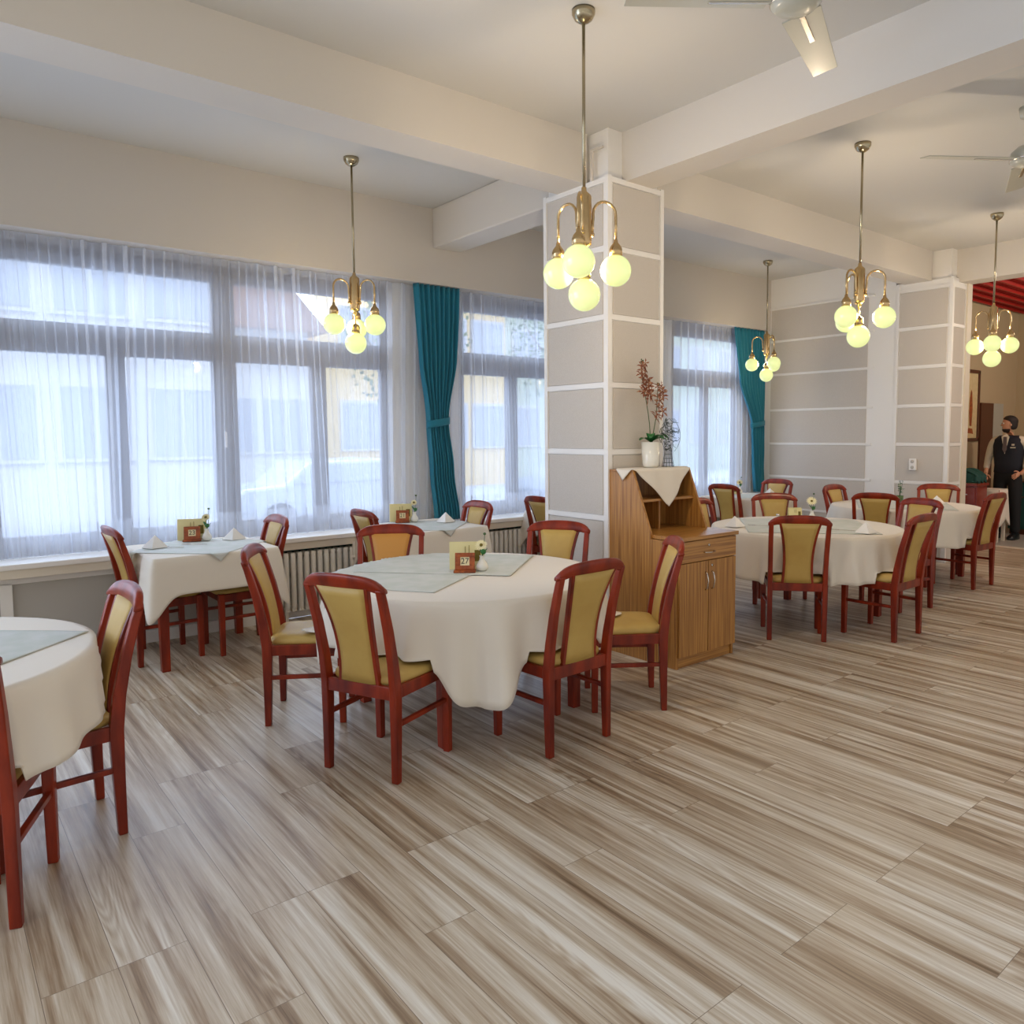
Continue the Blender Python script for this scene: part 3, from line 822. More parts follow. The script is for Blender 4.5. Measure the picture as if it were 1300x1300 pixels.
# ------------------------------------------------------------------ cabinet
cab = empty('serving_cabinet', (3.752, 3.224, 0), 0, 'oak brown waiter cabinet with slanted open shelf top against the pillar', 'cabinet')
CW, CD = .60, .625     # width along x, depth along y (front at y = 0)
prof = [(.0, .0), (.0, .845), (.035, .845), (.235, .845), (.237, .88), (.397, 1.285), (CD, 1.285), (CD, 0)]
prof = [(0, 0), (0, .84), (.232, .84), (.232, .878), (.395, 1.285), (CD, 1.285), (CD, 0)]
for a, b in ((0, .02), (CW-.02, CW)):
    MB().prism(prof, 0, a, b).build('side_panel', 'cabinet_wood', cab, bevel=.002)
MB().box(.02, CW-.02, CD-.016, CD-.004, .08, 1.28).build('back_panel', 'cabinet_wood', cab)
MB().box(0, CW, .395, CD, 1.278, 1.296).build('top', 'cabinet_wood_h', cab, bevel=.002)
MB().box(.02, CW+.025, -.022, .60, .842, .868).build('desktop', 'cabinet_wood_h', cab, bevel=.003)
MB().box(.02, CW-.02, .345, CD-.02, 1.075, 1.093).build('shelf', 'cabinet_wood_h', cab, bevel=.002)
MB().box(.29, .305, .42, CD-.02, .868, 1.076).build('divider', 'cabinet_wood', cab)
MB().box(.03, CW-.01, .012, .04, 0, .075).build('plinth', 'cabinet_wood_h', cab)
dr = MB().box(.008, CW-.003, -.019, -.001, .70, .838).build('drawer', 'cabinet_wood_h', cab, bevel=.002)
MB().tube([(.25, -.019, .755), (.25, -.035, .755), (.30, -.04, .752), (.35, -.035, .755), (.35, -.019, .755)], .004, 8).build('handle', 'metal', dr)
MB().lathe([(0, 0), (.009, 0), (.009, .005), (0, .005)], n=16, M=Matrix.Translation((.30, -.019, .80)) @ Matrix.Rotation(PI/2, 4, 'X')).build('lock', 'metal', dr)
for x0, x1, hx in ((.008, .297, .268), (.303, CW-.003, .335)):
    do = MB().box(x0, x1, -.019, -.001, .078, .695).build('door', 'cabinet_wood', cab, bevel=.002)
    MB().tube([(hx, -.019, .50), (hx, -.034, .51), (hx, -.044, .56), (hx, -.034, .61), (hx, -.019, .62)], .005, 8).build('handle', 'metal', do)
    if hx > .3: MB().lathe([(0, 0), (.009, 0), (.009, .005), (0, .005)], n=16, M=Matrix.Translation((hx, -.019, .66)) @ Matrix.Rotation(PI/2, 4, 'X')).build('lock', 'metal', do)
# cloth on top: a square laid cornerwise, one corner falling over the slanted front
def cl(u, v):
    # local to cabinet: diamond, centre (cx, cy)
    a, b = (u-.5)*.50, (v-.5)*.50
    x = .285+(a+b)*.7071*1.04; y = .475+(b-a)*.7071
    z = 1.300
    if y < .393:
        d = .393-y; y = .393-.02-.22*d+.008*math.sin(x*30); z = 1.298-d*.97
    if y > CD-.004: y = CD-.006; z = 1.300
    if x < -.006: d = -.006-x; x = -.010-.12*d; z -= d
    return (x, y, z)
rn = MB().grid(cl, 44, 44).build('cabinet_cloth', 'cloth_cream', solid=.002)
rn.location = (3.752, 3.224, 0)
tag(rn, 'beige cloth on the cabinet top with a corner hanging over its open shelf', 'cloth')

# potted orchid
ob = empty('potted_orchid', (4.06, 3.74, 1.303), 0, 'artificial orchid with brown blossoms in a white pot on the cabinet', 'plant')
MB().lathe([(0, 0), (.052, 0), (.060, .02), (.068, .18), (.062, .18), (.056, .15), (0, .15)], n=28).build('pot', 'porcelain', ob)
MB().lathe([(0, .15), (.052, .152), (0, .153)], n=20).build('soil', 'bark', ob)
def orchid(pts, k0, k1, seed, n):
    path = [Vector(p) for p in pts]
    def at(t):
        t *= len(path)-1; i = min(int(t), len(path)-2); return path[i].lerp(path[i+1], t-i)
    MB().tube([at(i/14) for i in range(15)], [.0035-.0015*i/14 for i in range(15)], 6).build('stem', 'green_stem', ob)
    rnd = random.Random(seed); p = MB()
    for i in range(n):
        t = k0+(k1-k0)*i/(n-1); c = at(t); a = rnd.random()*6.28; s = (1.35-.6*i/n)
        off = Vector((math.cos(a)*.028, -.018-.012*rnd.random(), .006*math.sin(a)))*s
        Mt = Matrix.Translation(c+off) @ Matrix.Rotation(R(70)+rnd.uniform(-.5, .5), 4, 'X') @ Matrix.Rotation(rnd.uniform(-.7, .7), 4, 'Y') @ Matrix.Rotation(rnd.random()*6, 4, 'Z')
        for q in range(5):
            Ml = Mt @ Matrix.Rotation(2*PI*q/5, 4, 'Z'); L = .046*s
            p.add([(0, 0, 0), (L*.55, -.007*s, .006), (L, 0, -.002), (L*.55, .007*s, .006), (L*.6, 0, .001)], [(0, 1, 4), (1, 2, 4), (2, 3, 4), (3, 0, 4)], True, Ml)
        p.sphere((0, 0, .006), .006*s, 8, 6, M=Mt)
    p.build('blossom', 'petal_brown', ob, fixn=False)
    b = MB()
    for i in range(4):
        c = at(k1+(1-k1)*(i+1)/4); b.sphere(tuple(c+Vector((.008*(-1)**i, -.004, 0))), .008-.001*i, 8, 6)
    b.build('bud', 'green_stem', ob)
orchid([(0, 0, .15), (-.012, 0, .30), (-.035, .0, .42), (-.075, .0, .56), (-.10, 0, .66), (-.095, 0, .76)], .50, .94, 5, 20)
orchid([(.01, 0, .15), (.03, 0, .26), (.045, -.01, .36), (.055, -.01, .48), (.06, -.01, .56), (.062, -.01, .60)], .38, .93, 9, 15)
for q, (a, L, dz) in enumerate(((3.0, .10, .03), (-.15, .16, .05), (-1.4, .11, .045), (.9, .10, .03), (-2.4, .10, .06), (-.6, .12, .03))):
    def lf(u, v, a=a, L=L, dz=dz):
        w = .032*math.sin(PI*min(1, max(0.02, u*.97)))**.6*(v*2-1)
        r = u*L; z = .178+dz*math.sin(u*2.6)+.2*abs(w)
        return (r*math.cos(a)-w*math.sin(a), r*math.sin(a)+w*math.cos(a), z)
    MB().grid(lf, 10, 4).build('leaf', 'green_leaf', ob, solid=.0015)

# wire sculpture: openwork fan on a basket-like foot
wv = MB(); rnd = random.Random(12)
wr = empty('wire_ornament', (4.20, 3.70, 1.303), R(0), 'dark openwork wire vase ornament beside the orchid pot', 'ornament')
ft = MB()
for k in range(12):
    a = 2*PI*k/12; ft.tube([(.045*math.cos(a), .045*math.sin(a), 0), (.03*math.cos(a), .03*math.sin(a), .07), (.022*math.cos(a), .022*math.sin(a), .13)], .0013, 5)
for z, r in ((.003, .045), (.03, .039), (.06, .032), (.09, .027), (.13, .022)):
    ft.tube([(r*math.cos(2*PI*k/20), r*math.sin(2*PI*k/20), z) for k in range(21)], .0013, 5)
ft.build('foot', 'wire', wr)
def leafpt(u, v):
    # fan-shaped leaf body: u across (-1..1), v up 0..1
    w = .105*math.sin(PI*min(.97, .08+v*.9))**.7
    return Vector((u*w+.03, .03*math.cos(u*PI/2), .11+.24*v))
for k in range(52):
    u0, v0 = rnd.uniform(-1, 1), rnd.random(); u1, v1 = u0+rnd.uniform(-.8, .8), v0+rnd.uniform(-.3, .3)
    pts = []
    for i in range(7):
        t = i/6; u = max(-1, min(1, u0+(u1-u0)*t+.25*math.sin(t*6+k))); v = max(0, min(1, v0+(v1-v0)*t+.06*math.cos(t*7+k)))
        pts.append(leafpt(u, v)+Vector((0, -.02*math.sin(k), 0)))
    wv.tube(pts, .0016, 5)
for sgn in (-1, 1): wv.tube([leafpt(sgn, i/14) for i in range(15)], .0016, 5)
for k in range(14): c = leafpt(rnd.uniform(-.9, .9), rnd.random()); wv.sphere(tuple(c), .004, 6, 4)
wv.build('openwork', 'wire', wr)

# ------------------------------------------------------------------ chandeliers
def chandelier():
    root = empty('chandelier')
    MB().lathe([(0, ZC), (.058, ZC), (.058, ZC-.02), (.045, ZC-.045), (.02, ZC-.062), (0, ZC-.066)], n=28).build('canopy', 'brass_dark', root)
    MB().tube([(0, 0, ZC-.05), (0, 0, 2.76)], .0085, 10).build('rod', 'brass_dark', root)
    MB().lathe([(0, 2.79), (.012, 2.785), (.014, 2.765), (.036, 2.745), (.038, 2.735), (.038, 2.52), (.036, 2.50), (.022, 2.492), (.016, 2.485), (.018, 2.475), (.010, 2.465), (.006, 2.455), (.006, 2.38), (0, 2.38)], n=28).build('body', 'brass', root)
    lc = MB().lathe([(0, 2.405), (.012, 2.40), (.030, 2.385), (.033, 2.37), (.033, 2.325), (0, 2.32)], n=24).build('lower_cap', 'brass', root)
    MB().sphere((0, 0, 2.252), .082, 28, 18).build('globe', 'globe', root)
    for k in range(3):
        a = 2*PI*k/3; c, s = math.cos(a), math.sin(a)
        pts = [(.044, 2.56), (.046, 2.60), (.050, 2.64)]
        for i in range(11):
            t = PI-PI*i/10; pts.append((.112+.062*math.cos(t), 2.662+.062*math.sin(t)))
        pts += [(.174, 2.62), (.174, 2.53)]
        ar = MB().tube([(r*c, r*s, z) for r, z in pts], .0075, 10)
        ar.sphere((.044*c, .044*s, 2.556), .013, 10, 8)
        arm = ar.build('arm', 'brass', root)
        MB().lathe([(0, 2.545), (.010, 2.54), (.012, 2.525), (.028, 2.505), (.033, 2.49), (.034, 2.452), (0, 2.45)], (.174*c, .174*s, 0), 24).build('cap', 'brass', arm)
        MB().sphere((.174*c, .174*s, 2.383), .080, 28, 18).build('globe', 'globe', arm)
    return root
lamps = [(2.67, 2.92, 69, 'brass chandelier nearest the camera, in front of the pillar'),
         (2.67, 5.53, 3, 'brass chandelier hanging before the large left window'),
         (5.43, 2.93, 90, 'brass chandelier hanging over the right round table'),
         (8.17, 5.60, 30, 'small-looking brass chandelier in front of the far teal curtain'),
         (8.17, 3.02, 60, 'brass chandelier at the right edge, before the doorway')]
ch0 = chandelier()
for i, (x, y, a, lab) in enumerate(lamps):
    o = ch0 if i == 0 else copy_tree(ch0)
    azr = math.degrees(math.atan2(y, x))        # heading away from the camera
    o.location = (x, y, 0); o.rotation_euler = (0, 0, R(azr-a))
    tag(o, lab, 'chandelier', 'brass globe chandeliers')
for i, (x, y, a, lab) in enumerate(lamps):
    L = bpy.data.lights.new('chandelier_light', 'POINT'); L.energy = 24 if i in (0, 2, 4) else 7; L.color = (1, .80, .58); L.shadow_soft_size = .05
    lo = bpy.data.objects.new('chandelier_light', L); COL.objects.link(lo); lo.location = (x, y, 2.43+.0)
    ang = R(math.degrees(math.atan2(y, x))-a+60); lo.location = (x+.10*math.cos(ang), y+.10*math.sin(ang), 2.40)

# ------------------------------------------------------------------ ceiling fans
def fan():
    root = empty('ceiling_fan')
    MB().lathe([(0, ZC), (.06, ZC), (.05, ZC-.06), (0, ZC-.07)], n=24).build('canopy', 'fan_white', root)
    MB().tube([(0, 0, ZC-.05), (0, 0, 3.38)], .012, 12).build('rod', 'fan_white', root)
    MB().lathe([(0, 3.40), (.06, 3.39), (.095, 3.36), (.10, 3.33), (.10, 3.30), (.085, 3.285), (.08, 3.28), (.04, 3.272), (0, 3.27)], n=32).build('motor', 'fan_white', root)
    MB().lathe([(.098, 3.315), (.104, 3.312), (.104, 3.303), (.098, 3.30)], n=32).build('ring', 'metal', root)
    for k in range(3):
        Mk = Matrix.Rotation(2*PI*k/3, 4, 'Z')
        tilt = Matrix.Rotation(R(-12), 4, 'X')
        b = MB().add([(.11, -.082, -.003), (.70, -.058, -.003), (.70, .058, -.003), (.11, .082, -.003), (.11, -.082, .003), (.70, -.058, .003), (.70, .058, .003), (.11, .082, .003)],
                 [(0, 3, 2, 1), (4, 5, 6, 7), (0, 1, 5, 4), (1, 2, 6, 5), (2, 3, 7, 6), (3, 0, 4, 7)], M=Matrix.Translation((0, 0, 3.31)) @ Mk @ tilt)
        bl = b.build('blade', 'fan_white', root, bevel=.002)
        MB().box(.08, .36, -.012, .012, -.008, -.003, Matrix.Translation((0, 0, 3.31)) @ Mk @ tilt).build('blade_bracket', 'metal', bl, bevel=.002)
    return root
f0 = fan(); f0.location = (2.88, 1.86, 0); f0.rotation_euler = (0, 0, R(21))
tag(f0, 'white three-bladed ceiling fan at the top edge of the picture', 'ceiling fan', 'ceiling fans')
f1 = copy_tree(f0); f1.location = (5.68, 1.93, 0); f1.rotation_euler = (0, 0, R(25))
tag(f1, 'white ceiling fan cut off by the right picture edge', 'ceiling fan', 'ceiling fans')

# ------------------------------------------------------------------ room beyond: picture, desk, man
pic = empty('framed_picture', (12.1, 4.75, 1.92), 0, 'tall framed artwork with a brown frame on the wall of the room beyond', 'picture')
w, h = .29, .53
MB().box(-w, w, -.03, 0, h-.05, h).box(-w, w, -.03, 0, -h, -h+.05).box(-w, -w+.05, -.03, 0, -h, h).box(w-.05, w, -.03, 0, -h, h).build('frame', 'dark_frame', pic, bevel=.004)
MB().box(-w+.04, w-.04, -.012, 0, -h+.04, h-.04).build('print', 'picture_paper', pic)
pm = MB()
pm.add([(-.02, -.014, -.3), (.05, -.014, -.3), (.07, -.014, -.05), (.04, -.014, .2), (.0, -.014, .24), (-.04, -.014, .1), (-.05, -.014, -.1)], [(0, 1, 2, 3, 4, 5, 6)])
pm.add([(-.12, -.014, -.4), (.12, -.014, -.42), (.08, -.014, -.34), (-.06, -.014, -.33)], [(0, 1, 2, 3)])
pm.build('painted_figure', 'wood_stand', pic, fixn=False)
nd = MB().box(12.45, 12.92, 4.72, 4.75, 0, 1.97).build('door_1', 'dark_frame'); nd['kind'] = 'structure'
wn = MB().box(12.93, 13.35, 4.735, 4.75, 1.3, 1.97).build('window_4', 'fan_white'); wn['kind'] = 'structure'

dk = empty('office_desk', (11.3, 4.30, 0), 0, 'dark red desk with drawers behind the far round table', 'desk')
MB().box(-.36, .04, -.14, .34, .80, .835).build('desktop', 'desk_red', dk, bevel=.005)
MB().box(-.32, .02, -.12, .32, 0, .80).build('carcass', 'desk_red', dk, bevel=.003)
for i in range(3):
    q = MB().box(-.335, -.32, -.10, .16, .08+i*.24, .30+i*.24).build('drawer', 'desk_red', dk, bevel=.003)
    MB().box(-.350, -.335, -.01, .07, .20+i*.24, .212+i*.24).build('handle', 'metal', q)
gs = MB()
gs.grid(lambda u, v: (10.97+u*.34, 4.19+v*.44, .93+.09*math.sin(v*PI)*(.7+.3*math.sin(u*7))+.02*math.sin(u*19+v*5)), 30, 16)
gs.grid(lambda u, v: (10.97+.01*math.sin(u*20), 4.19+u*.44, .93+.07*math.sin(u*PI)-v*(.085+.07*math.sin(u*PI))), 24, 4)
gs2 = gs.grid(lambda u, v: (10.97+u*.34, 4.19+.01*math.sin(u*20), .93+.02*math.sin(u*19)-v*.085), 30, 3)
go = gs.build('folded_cloth', 'teal_dark', solid=.02); tag(go, 'dark green cloth heaped on the desk beside the waiter', 'cloth')
sb = empty('side_table', (11.60, 4.20, 0), 0, 'small cream-draped side table beside the waiter', 'table')
MB().box(-.15, .15, -.13, .13, .70, .73).build('tabletop', 'desk_red', sb)
for sx in (-.12, .12):
    for sy in (-.10, .10): MB().box(sx-.02, sx+.02, sy-.02, sy+.02, 0, .70).build('leg', 'cream_trim', sb)
cc = MB()
def ccf(u, v):
    a = u*2*PI; e = 10; r = .155/((abs(math.cos(a))**e+abs(math.sin(a))**e)**(1/e))
    return ((r+.02*v*math.sin(6*a)+.03*v)*math.cos(a), (r+.02*v*math.sin(6*a)+.03*v)*math.sin(a)*.9, .735-v*(.40+.12*abs(math.sin(2*a))**3))
cc.grid(ccf, 72, 8); cc.add([(.14, -.125, .735), (.14, .125, .735), (-.14, .125, .735), (-.14, -.125, .735)], [(0, 1, 2, 3)])
co = cc.build('side_table_cloth', 'cloth_cream', solid=.003); co.location = (11.60, 4.20, 0)
tag(co, 'cream cloth over the small side table next to the waiter', 'tablecloth')
dc = empty('storage_cabinet', (12.9, 3.75, 0), 0, 'dark teal low cabinet at the right edge behind the waiter', 'cabinet')
MB().box(-.3, .3, -.6, .6, .08, .78).build('body', 'teal_dark', dc, bevel=.005)
MB().box(-.31, .31, -.61, .61, .78, .80).build('top', 'dark_frame', dc, bevel=.003)
for y in (-.58, .02):
    q = MB().box(-.315, -.3, y, y+.56, .12, .74).build('door', 'teal_dark', dc, bevel=.003)
    MB().box(-.33, -.315, y+.1, y+.46, .55, .575).build('handle', 'metal', q)
MB().box(-.28, .28, -.58, .58, 0, .08).build('plinth', 'dark_frame', dc)

# ------------------------------------------------------------------ the waiter
def skin_obj(name, verts, edges, radii, m, parent=None, sub=2, root=0):
    me = bpy.data.meshes.new(name); me.from_pydata(verts, edges, [])
    ob = bpy.data.objects.new(name, me); COL.objects.link(ob)
    sk = ob.modifiers.new('skin', 'SKIN'); sk.use_smooth_shade = True
    me.skin_vertices  # created with the modifier when missing
    if not me.skin_vertices: 
        bm = bmesh.new(); bm.from_mesh(me); bm.verts.layers.skin.verify(); bm.to_mesh(me); bm.free()
    for i, r in enumerate(radii):
        sv = me.skin_vertices[0].data[i]
        sv.radius = r if hasattr(r, '__len__') else (r, r)
        sv.use_root = (i == root)
    ss = ob.modifiers.new('sub', 'SUBSURF'); ss.levels = sub; ss.render_levels = sub
    me.materials.append(MATS[m])
    if parent: ob.parent = parent
    return ob
man = empty('person', (12.05, 4.18, 0), R(0), 'waiter in white shirt, black vest and black trousers standing with head turned left', 'person')
# local frame: man faces -X (towards the camera); his left side is -Y (right in the picture)
BV = [(0, 0, .93), (0, 0, 1.08), (0, 0, 1.25), (.0, 0, 1.40), (0, 0, 1.48), (-.01, 0, 1.54),      # 0 pelvis,1 waist,2 chest,3 upper chest,4 neck base,5 neck
      (0, .09, .90), (-.02, .10, .50), (.03, .10, .09), (-.03, .11, .06),                        # 6 r hip,7 knee,8 ankle,9 toe
      (0, -.09, .90), (-.03, -.12, .50), (.0, -.12, .09), (-.05, -.13, .06),                     # 10..13
      (0, .19, 1.41), (.02, .27, 1.16), (-.14, .24, .97), (-.20, .22, .93),                       # 14 r shoulder,15 elbow,16 wrist,17 hand
      (0, -.19, 1.41), (.06, -.28, 1.17), (-.06, -.22, .97), (-.08, -.18, .93)]                   # 18 l shoulder,19 elbow,20 wrist,21 palm
BE = [(0, 1), (1, 2), (2, 3), (3, 4), (4, 5), (0, 6), (6, 7), (7, 8), (8, 9), (0, 10), (10, 11), (11, 12), (12, 13),
      (3, 14), (14, 15), (15, 16), (16, 17), (3, 18), (18, 19), (19, 20), (20, 21)]
BR = [(.13, .10), (.12, .10), (.13, .105), (.11, .09), .055, .052, .085, .055, .038, .03, .085, .055, .038, .03, .06, .042, .028, .03, .06, .042, .028, .03]
skin_obj('body', BV, BE, BR, 'skin', man)
# clothing as fitted shells
skin_obj('trousers', [(0, 0, 1.06), (0, 0, .95), (0, .09, .88), (-.02, .10, .50), (.02, .10, .06), (0, -.09, .88), (-.03, -.12, .50), (-.0, -.12, .06)],
         [(0, 1), (1, 2), (2, 3), (3, 4), (1, 5), (5, 6), (6, 7)], [(.17, .14), (.18, .145), .11, .078, .066, .11, .078, .066], 'trouser', man)
skin_obj('shirt', [(0, 0, 1.02), (0, 0, 1.25), (0, 0, 1.40), (0, 0, 1.48), (0, .20, 1.41), (.02, .27, 1.16), (-.13, .245, .99), (0, -.20, 1.41), (.06, -.28, 1.17), (-.05, -.225, 1.0)],
         [(0, 1), (1, 2), (2, 3), (2, 4), (4, 5), (5, 6), (2, 7), (7, 8), (8, 9)], [(.145, .115), (.15, .12), (.125, .10), .062, .075, .056, .042, .075, .056, .042], 'shirt', man)
ve = MB()
rings = []
for z, hx, hy in ((.95, .135, .175), (1.05, .132, .17), (1.2, .14, .185), (1.32, .142, .195), (1.42, .12, .185), (1.475, .085, .12)):
    ring = []
    for k in range(32):
        a = 2*PI*k/32; c, s = math.cos(a), math.sin(a)
        ring.append((math.copysign(abs(c)**.8, c)*hx, math.copysign(abs(s)**.8, s)*hy, z))
    rings.append(ring)
ve.loft(rings, cap=False); vo = ve.build('vest', 'vest', man, solid=.01)
# shirt front and tie over the vest opening
MB().add([(-.150, -.05, 1.46), (-.150, .05, 1.46), (-.158, .0, 1.22), (-.10, 0, 1.50)], [(0, 1, 2), (0, 3, 1)]).build('shirt_front', 'shirt', man, solid=.012, fixn=False)
MB().add([(-.158, -.02, 1.46), (-.158, .02, 1.46), (-.166, .028, 1.28), (-.166, 0, 1.23), (-.166, -.028, 1.28)], [(0, 1, 2, 3, 4)]).build('tie', 'tie', man, solid=.01, fixn=False)
MB().box(-.158, -.150, -.135, -.07, 1.30, 1.315).box(-.158, -.150, -.12, -.085, 1.335, 1.36).build('badge', 'shirt', man)
for sy in (1, -1):
    r_ = []
    for (x_, w_, h_) in ((.085, .03, .07), (.06, .052, .11), (-.02, .058, .11), (-.10, .060, .075), (-.17, .055, .06), (-.215, .035, .04)):
        yc = sy*(.115+.03*(.06-x_))
        r_.append([(x_, yc-w_, 0), (x_, yc+w_, 0), (x_, yc+w_*.9, h_*.6), (x_, yc+w_*.5, h_), (x_, yc-w_*.5, h_), (x_, yc-w_*.9, h_*.6)])
    MB().loft(r_).build('shoe', 'shoe', man)
# hands: palm plus five fingers each, rooted in the palm
def hand(base, d, side, name):
    base = Vector(base); d = Vector(d).normalized(); s = Vector(side).normalized(); nrm = d.cross(s)
    V = [base, base+d*.04, base+d*.075]; E = [(0, 1), (1, 2)]; Rr = [(.018, .024), (.014, .036), (.012, .034)]
    for k, (o, L) in enumerate(((-.03, .055), (-.01, .072), (.010, .076), (.028, .068))):
        i = len(V); p = base+d*.07+s*o
        V += [p, p+d*L*.5+nrm*.006, p+d*L*.85+nrm*.02]; E += [(2, i), (i, i+1), (i+1, i+2)]; Rr += [.009, .0085, .007]
    i = len(V); V += [base+d*.03+s*.04, base+d*.06+s*.062, base+d*.085+s*.066]; E += [(1, i), (i, i+1), (i+1, i+2)]; Rr += [.011, .0095, .008]
    return skin_obj(name, [tuple(v) for v in V], E, Rr, 'skin', man, 1)
hand((-.20, .22, .935), (-.6, -.2, -.75), (-.2, -1, 0), 'right_hand')
hand((-.08, -.19, .95), (-.55, .55, -.45), (.2, .4, 1), 'left_hand')
# head, turned to his right (left in the picture)
HD = empty('head', (-.02, 0, 1.64)); HD.parent = man; HD.rotation_euler = (0, 0, R(-60)); 
hm = MB(); rings = []
for z, f, bk, w in ((-.115, .055, .0, .03), (-.10, .075, .02, .045), (-.075, .085, .05, .058), (-.04, .088, .078, .068), (0, .090, .095, .076), (.04, .088, .10, .078), (.075, .075, .09, .07), (.10, .05, .065, .05), (.112, .02, .03, .022)):
    ring = []
    for k in range(24):
        a = 2*PI*k/24; c, s = math.cos(a), math.sin(a)
        ring.append((-(f if c > 0 else bk)*c, w*s, z))
    rings.append(ring)
hm.loft(rings); hd = hm.build('face', 'skin', HD, sub=1)
MB().add([(-.084, 0, .02), (-.088, -.012, -.022), (-.088, .012, -.022), (-.112, 0, -.02), (-.09, 0, -.03)], [(0, 1, 3), (0, 3, 2), (1, 4, 3), (3, 4, 2)], True).build('nose', 'skin', HD)
MB().sphere((-.078, .03, .012), .012, 10, 8).sphere((-.078, -.03, .012), .012, 10, 8).build('eye', 'porcelain', HD)
MB().sphere((-.088, .031, .012), .006, 8, 6).sphere((-.088, -.031, .012), .006, 8, 6).build('iris', 'ink', HD)
MB().sphere((-.083, 0, -.055), .02, 10, 6, (.4, 1, .28)).build('mouth', 'tie', HD)
MB().sphere((.005, .076, -.005), .028, 10, 8, (.6, .3, 1)).sphere((.005, -.076, -.005), .028, 10, 8, (.6, .3, 1)).build('ear', 'skin', HD)
hr = MB(); rings = []
for z, f, bk, w in ((-.085, -.045, .085, .066), (-.04, -.03, .104, .080), (.0, -.018, .108, .085), (.03, .0, .112, .087), (.05, .07, .112, .087), (.075, .085, .104, .080), (.105, .062, .078, .06), (.125, .02, .03, .022)):
    ring = []
    for k in range(24):
        a = 2*PI*k/24; c, s = math.cos(a), math.sin(a)
        ring.append((-(f if c > 0 else bk)*c, w*s, z))
    rings.append(ring)
hr.loft(rings).build('hair', 'hair', HD, sub=1)
br = MB(); rings = []
for z, f, bk, w in ((-.128, .055, -.01, .03), (-.10, .088, -.005, .056), (-.075, .093, .0, .068), (-.066, .090, .0, .072)):
    ring = []
    for k in range(24):
        a = 2*PI*k/24; c, s = math.cos(a), math.sin(a)
        ring.append((-(f if c > 0 else bk)*c, w*s, z))
    rings.append(ring)
br.loft(rings).build('beard', 'hair', HD, sub=1)

# ------------------------------------------------------------------ outside
struct(MB().box(-30, 60, 6.7, 60, -.5, -.4), 'ground_outside', 'asphalt')
def house(name, x0, x1, y0, y1, H, roof, m, label, cols, rows, gable=None):
    o = empty(name, (x0, y0, -.4), 0, label, 'building', 'buildings across the street')
    MB().box(0, x1-x0, 0, y1-y0, 0, H).build('wall', m, o)
    if roof:
        W, D2 = x1-x0, y1-y0
        MB().prism([(-.5, H), (W/2, H+roof), (W+.5, H)], 1, -.4, D2).build('roof', 'roof_tile', o)
        MB().box(W*.62, W*.62+.9, 2, 2.9, H, H+roof*.95).build('chimney', 'roof_tile', o)
    ww = (x1-x0)/cols
    for i in range(cols):
        for j in range(rows):
            cx = ww*(i+.5); cz = 1.6+j*3.1
            fr = MB().box(cx-.75, cx+.75, -.06, 0, cz-.2, cz+1.5).build('window', 'facade_white', o)
            MB().box(cx-.65, cx-.04, -.08, -.06, cz-.1, cz+1.4).box(cx+.04, cx+.65, -.08, -.06, cz-.1, cz+1.4).build('pane', 'facade_window', fr)
    return o
house('house', -3, 5.7, 19, 28, 6.0, 0, 'facade_white', 'large white house seen through the left half of the left window', 5, 2)
house('house', 6.3, 9.3, 22.5, 30, 5.0, 2.2, 'facade_white', 'white gabled house with a chimney seen through the large left window', 2, 1)
house('apartment_building', 10.2, 13.2, 24, 34, 5.5, 0, 'facade_yellow', 'pale yellow apartment house seen through the right part of the large left window', 1, 2)
house('apartment_building', 14.4, 17.8, 24, 34, 10.5, 0, 'facade_yellow', 'taller yellow apartment house seen just right of the first teal curtain', 2, 3)
house('apartment_building', 18.5, 34, 25, 34, 9.0, 0, 'facade_green', 'pale green building seen through the middle and right windows', 7, 3)
def car(x, y, rz, m, label):
    o = empty('car', (x, y, -.4), R(rz), label, 'car', 'parked cars outside the window')
    p = [(-2.1, .35), (-2.15, .75), (-1.95, .95), (-1.2, 1.0), (-.7, 1.42), (.9, 1.45), (1.7, 1.0), (2.1, .9), (2.15, .4)]
    MB().prism(p, 1, -.85, .85).build('car_body', m, o, bevel=.06)
    MB().prism([(-1.05, 1.02), (-.65, 1.36), (.85, 1.38), (1.45, 1.02)], 1, -.87, .87).build('car_window', 'facade_window', o)
    for sx in (-1.3, 1.3):
        for sy in (-.8, .8):
            MB().lathe([(0, -.1), (.33, -.1), (.33, .1), (0, .1)], n=24, M=Matrix.Translation((sx, sy, .33)) @ Matrix.Rotation(PI/2, 4, 'X')).build('wheel', 'tyre', o)
car(6.6, 15.2, 0, 'car_white', 'silver car parked outside behind the large left window')
car(12.4, 13.2, 8, 'car_dark', 'grey car parked outside seen beside the first teal curtain')
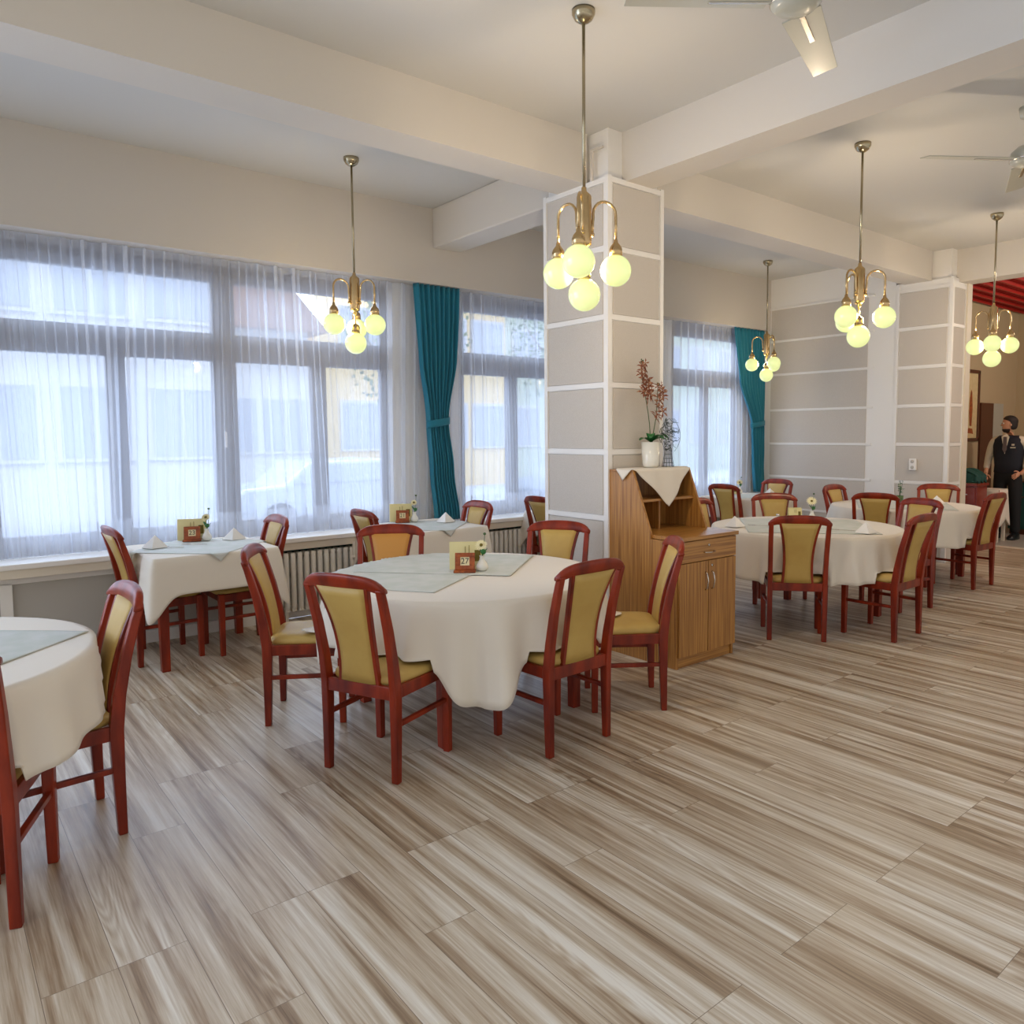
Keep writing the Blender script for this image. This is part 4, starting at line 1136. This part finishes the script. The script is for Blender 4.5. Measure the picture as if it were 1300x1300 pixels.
def tree(x, y, h, label, seed):
    rnd = random.Random(seed)
    o = empty('tree', (x, y, -.4), 0, label, 'tree', 'trees outside the windows')
    t = MB().tube([(0, 0, 0), (.05, 0, h*.4), (0, .05, h*.8)], [.16, .12, .05], 8)
    for k in range(9):
        a = rnd.random()*6.28; z = h*(.4+.05*k); t.tube([(0, 0, z), (.7*math.cos(a), .7*math.sin(a), z+.6), (1.3*math.cos(a), 1.3*math.sin(a), z+1.4)], [.05, .03, .012], 5)
    t.build('trunk', 'bark', o)
    f = MB()
    for k in range(900):
        a = rnd.random()*6.28; b = rnd.uniform(-1, 1); r = 1.6*rnd.random()**.4
        c = Vector((r*math.cos(a)*math.sqrt(1-b*b), r*math.sin(a)*math.sqrt(1-b*b), h*.85+r*b*1.2))
        Mt = Matrix.Translation(c) @ Matrix.Rotation(rnd.random()*6, 4, 'X') @ Matrix.Rotation(rnd.random()*6, 4, 'Z')
        f.add([(-.07, 0, 0), (0, -.045, .01), (.07, 0, 0), (0, .045, .01)], [(0, 1, 2, 3)], False, Mt)
    f.build('crown', 'foliage', o, fixn=False)
tree(9.3, 16.5, 5, 'leafy tree across the street behind the large left window', 1)
tree(15.8, 18.5, 5.5, 'leafy tree across the street behind the middle window', 2)

# ------------------------------------------------------------------ world and light
wd = bpy.data.worlds.new('world'); C.world = wd; wd.use_nodes = True; nt = wd.node_tree
bg = nt.nodes['Background']; bg.inputs[1].default_value = 1
tc = nt.nodes.new('ShaderNodeTexCoord'); sp = nt.nodes.new('ShaderNodeSeparateXYZ'); nt.links.new(tc.outputs['Generated'], sp.inputs[0])
mr = nt.nodes.new('ShaderNodeMapRange'); mr.inputs[1].default_value = -.1; mr.inputs[2].default_value = .3
zm = nt.nodes.new('ShaderNodeMapRange'); zm.inputs[1].default_value = .45; zm.inputs[2].default_value = .8
nt.links.new(sp.outputs['Y'], mr.inputs[0]); nt.links.new(sp.outputs['Z'], zm.inputs[0])
mm = nt.nodes.new('ShaderNodeMath'); mm.operation = 'MAXIMUM'; nt.links.new(mr.outputs[0], mm.inputs[0]); nt.links.new(zm.outputs[0], mm.inputs[1])
mx = nt.nodes.new('ShaderNodeMixRGB'); nt.links.new(mm.outputs[0], mx.inputs[0])
mx.inputs[1].default_value = (.62, .60, .575, 1); mx.inputs[2].default_value = (3.3, 4.0, 5.2, 1)
nt.links.new(mx.outputs[0], bg.inputs[0])

# portals that guide the sky light through the panes
for (x0, x1) in ((-1.2, 3.47), (4.25, 6.6), (7.44, 8.85)):
    L = bpy.data.lights.new('window_portal', 'AREA'); L.shape = 'RECTANGLE'; L.size = x1-x0; L.size_y = 2.1
    L.cycles.is_portal = True
    lo = bpy.data.objects.new('window_portal', L); COL.objects.link(lo); lo.location = ((x0+x1)/2, 6.68, 1.82); lo.rotation_euler = (R(-90), 0, 0)
# added point light without a fixture, brightens the room beyond the opening
L = bpy.data.lights.new('beyond_fill_light', 'POINT'); L.energy = 70; L.color = (1, .88, .7); L.shadow_soft_size = .2
lo = bpy.data.objects.new('beyond_fill_light', L); COL.objects.link(lo); lo.location = (11.6, 2.2, 3.1)

# ------------------------------------------------------------------ camera
cam = bpy.data.cameras.new('camera'); co = bpy.data.objects.new('camera', cam); COL.objects.link(co); C.camera = co
F, PX, PY = 968.17, 700, 625
cam.sensor_width = 36; cam.lens = F/1300*36; cam.shift_x = -(PX-650)/1300; cam.shift_y = (PY-650)/1300
y, p, r = R(39.917), R(4.424), R(-.363)
fwd = Vector((math.sin(y)*math.cos(p), math.cos(y)*math.cos(p), -math.sin(p))); right = Vector((math.cos(y), -math.sin(y), 0)); up = right.cross(fwd)
r2 = right*math.cos(r)+up*math.sin(r); u2 = -right*math.sin(r)+up*math.cos(r)
Mx = Matrix((r2, u2, -fwd)).transposed().to_4x4(); Mx.translation = (0, 0, 1.55); co.matrix_world = Mx
cam.clip_start = .05

C.view_settings.view_transform = 'Standard'; C.view_settings.look = 'None'; C.view_settings.gamma = 1; C.view_settings.use_curve_mapping = False
C.view_settings.exposure = 0.3
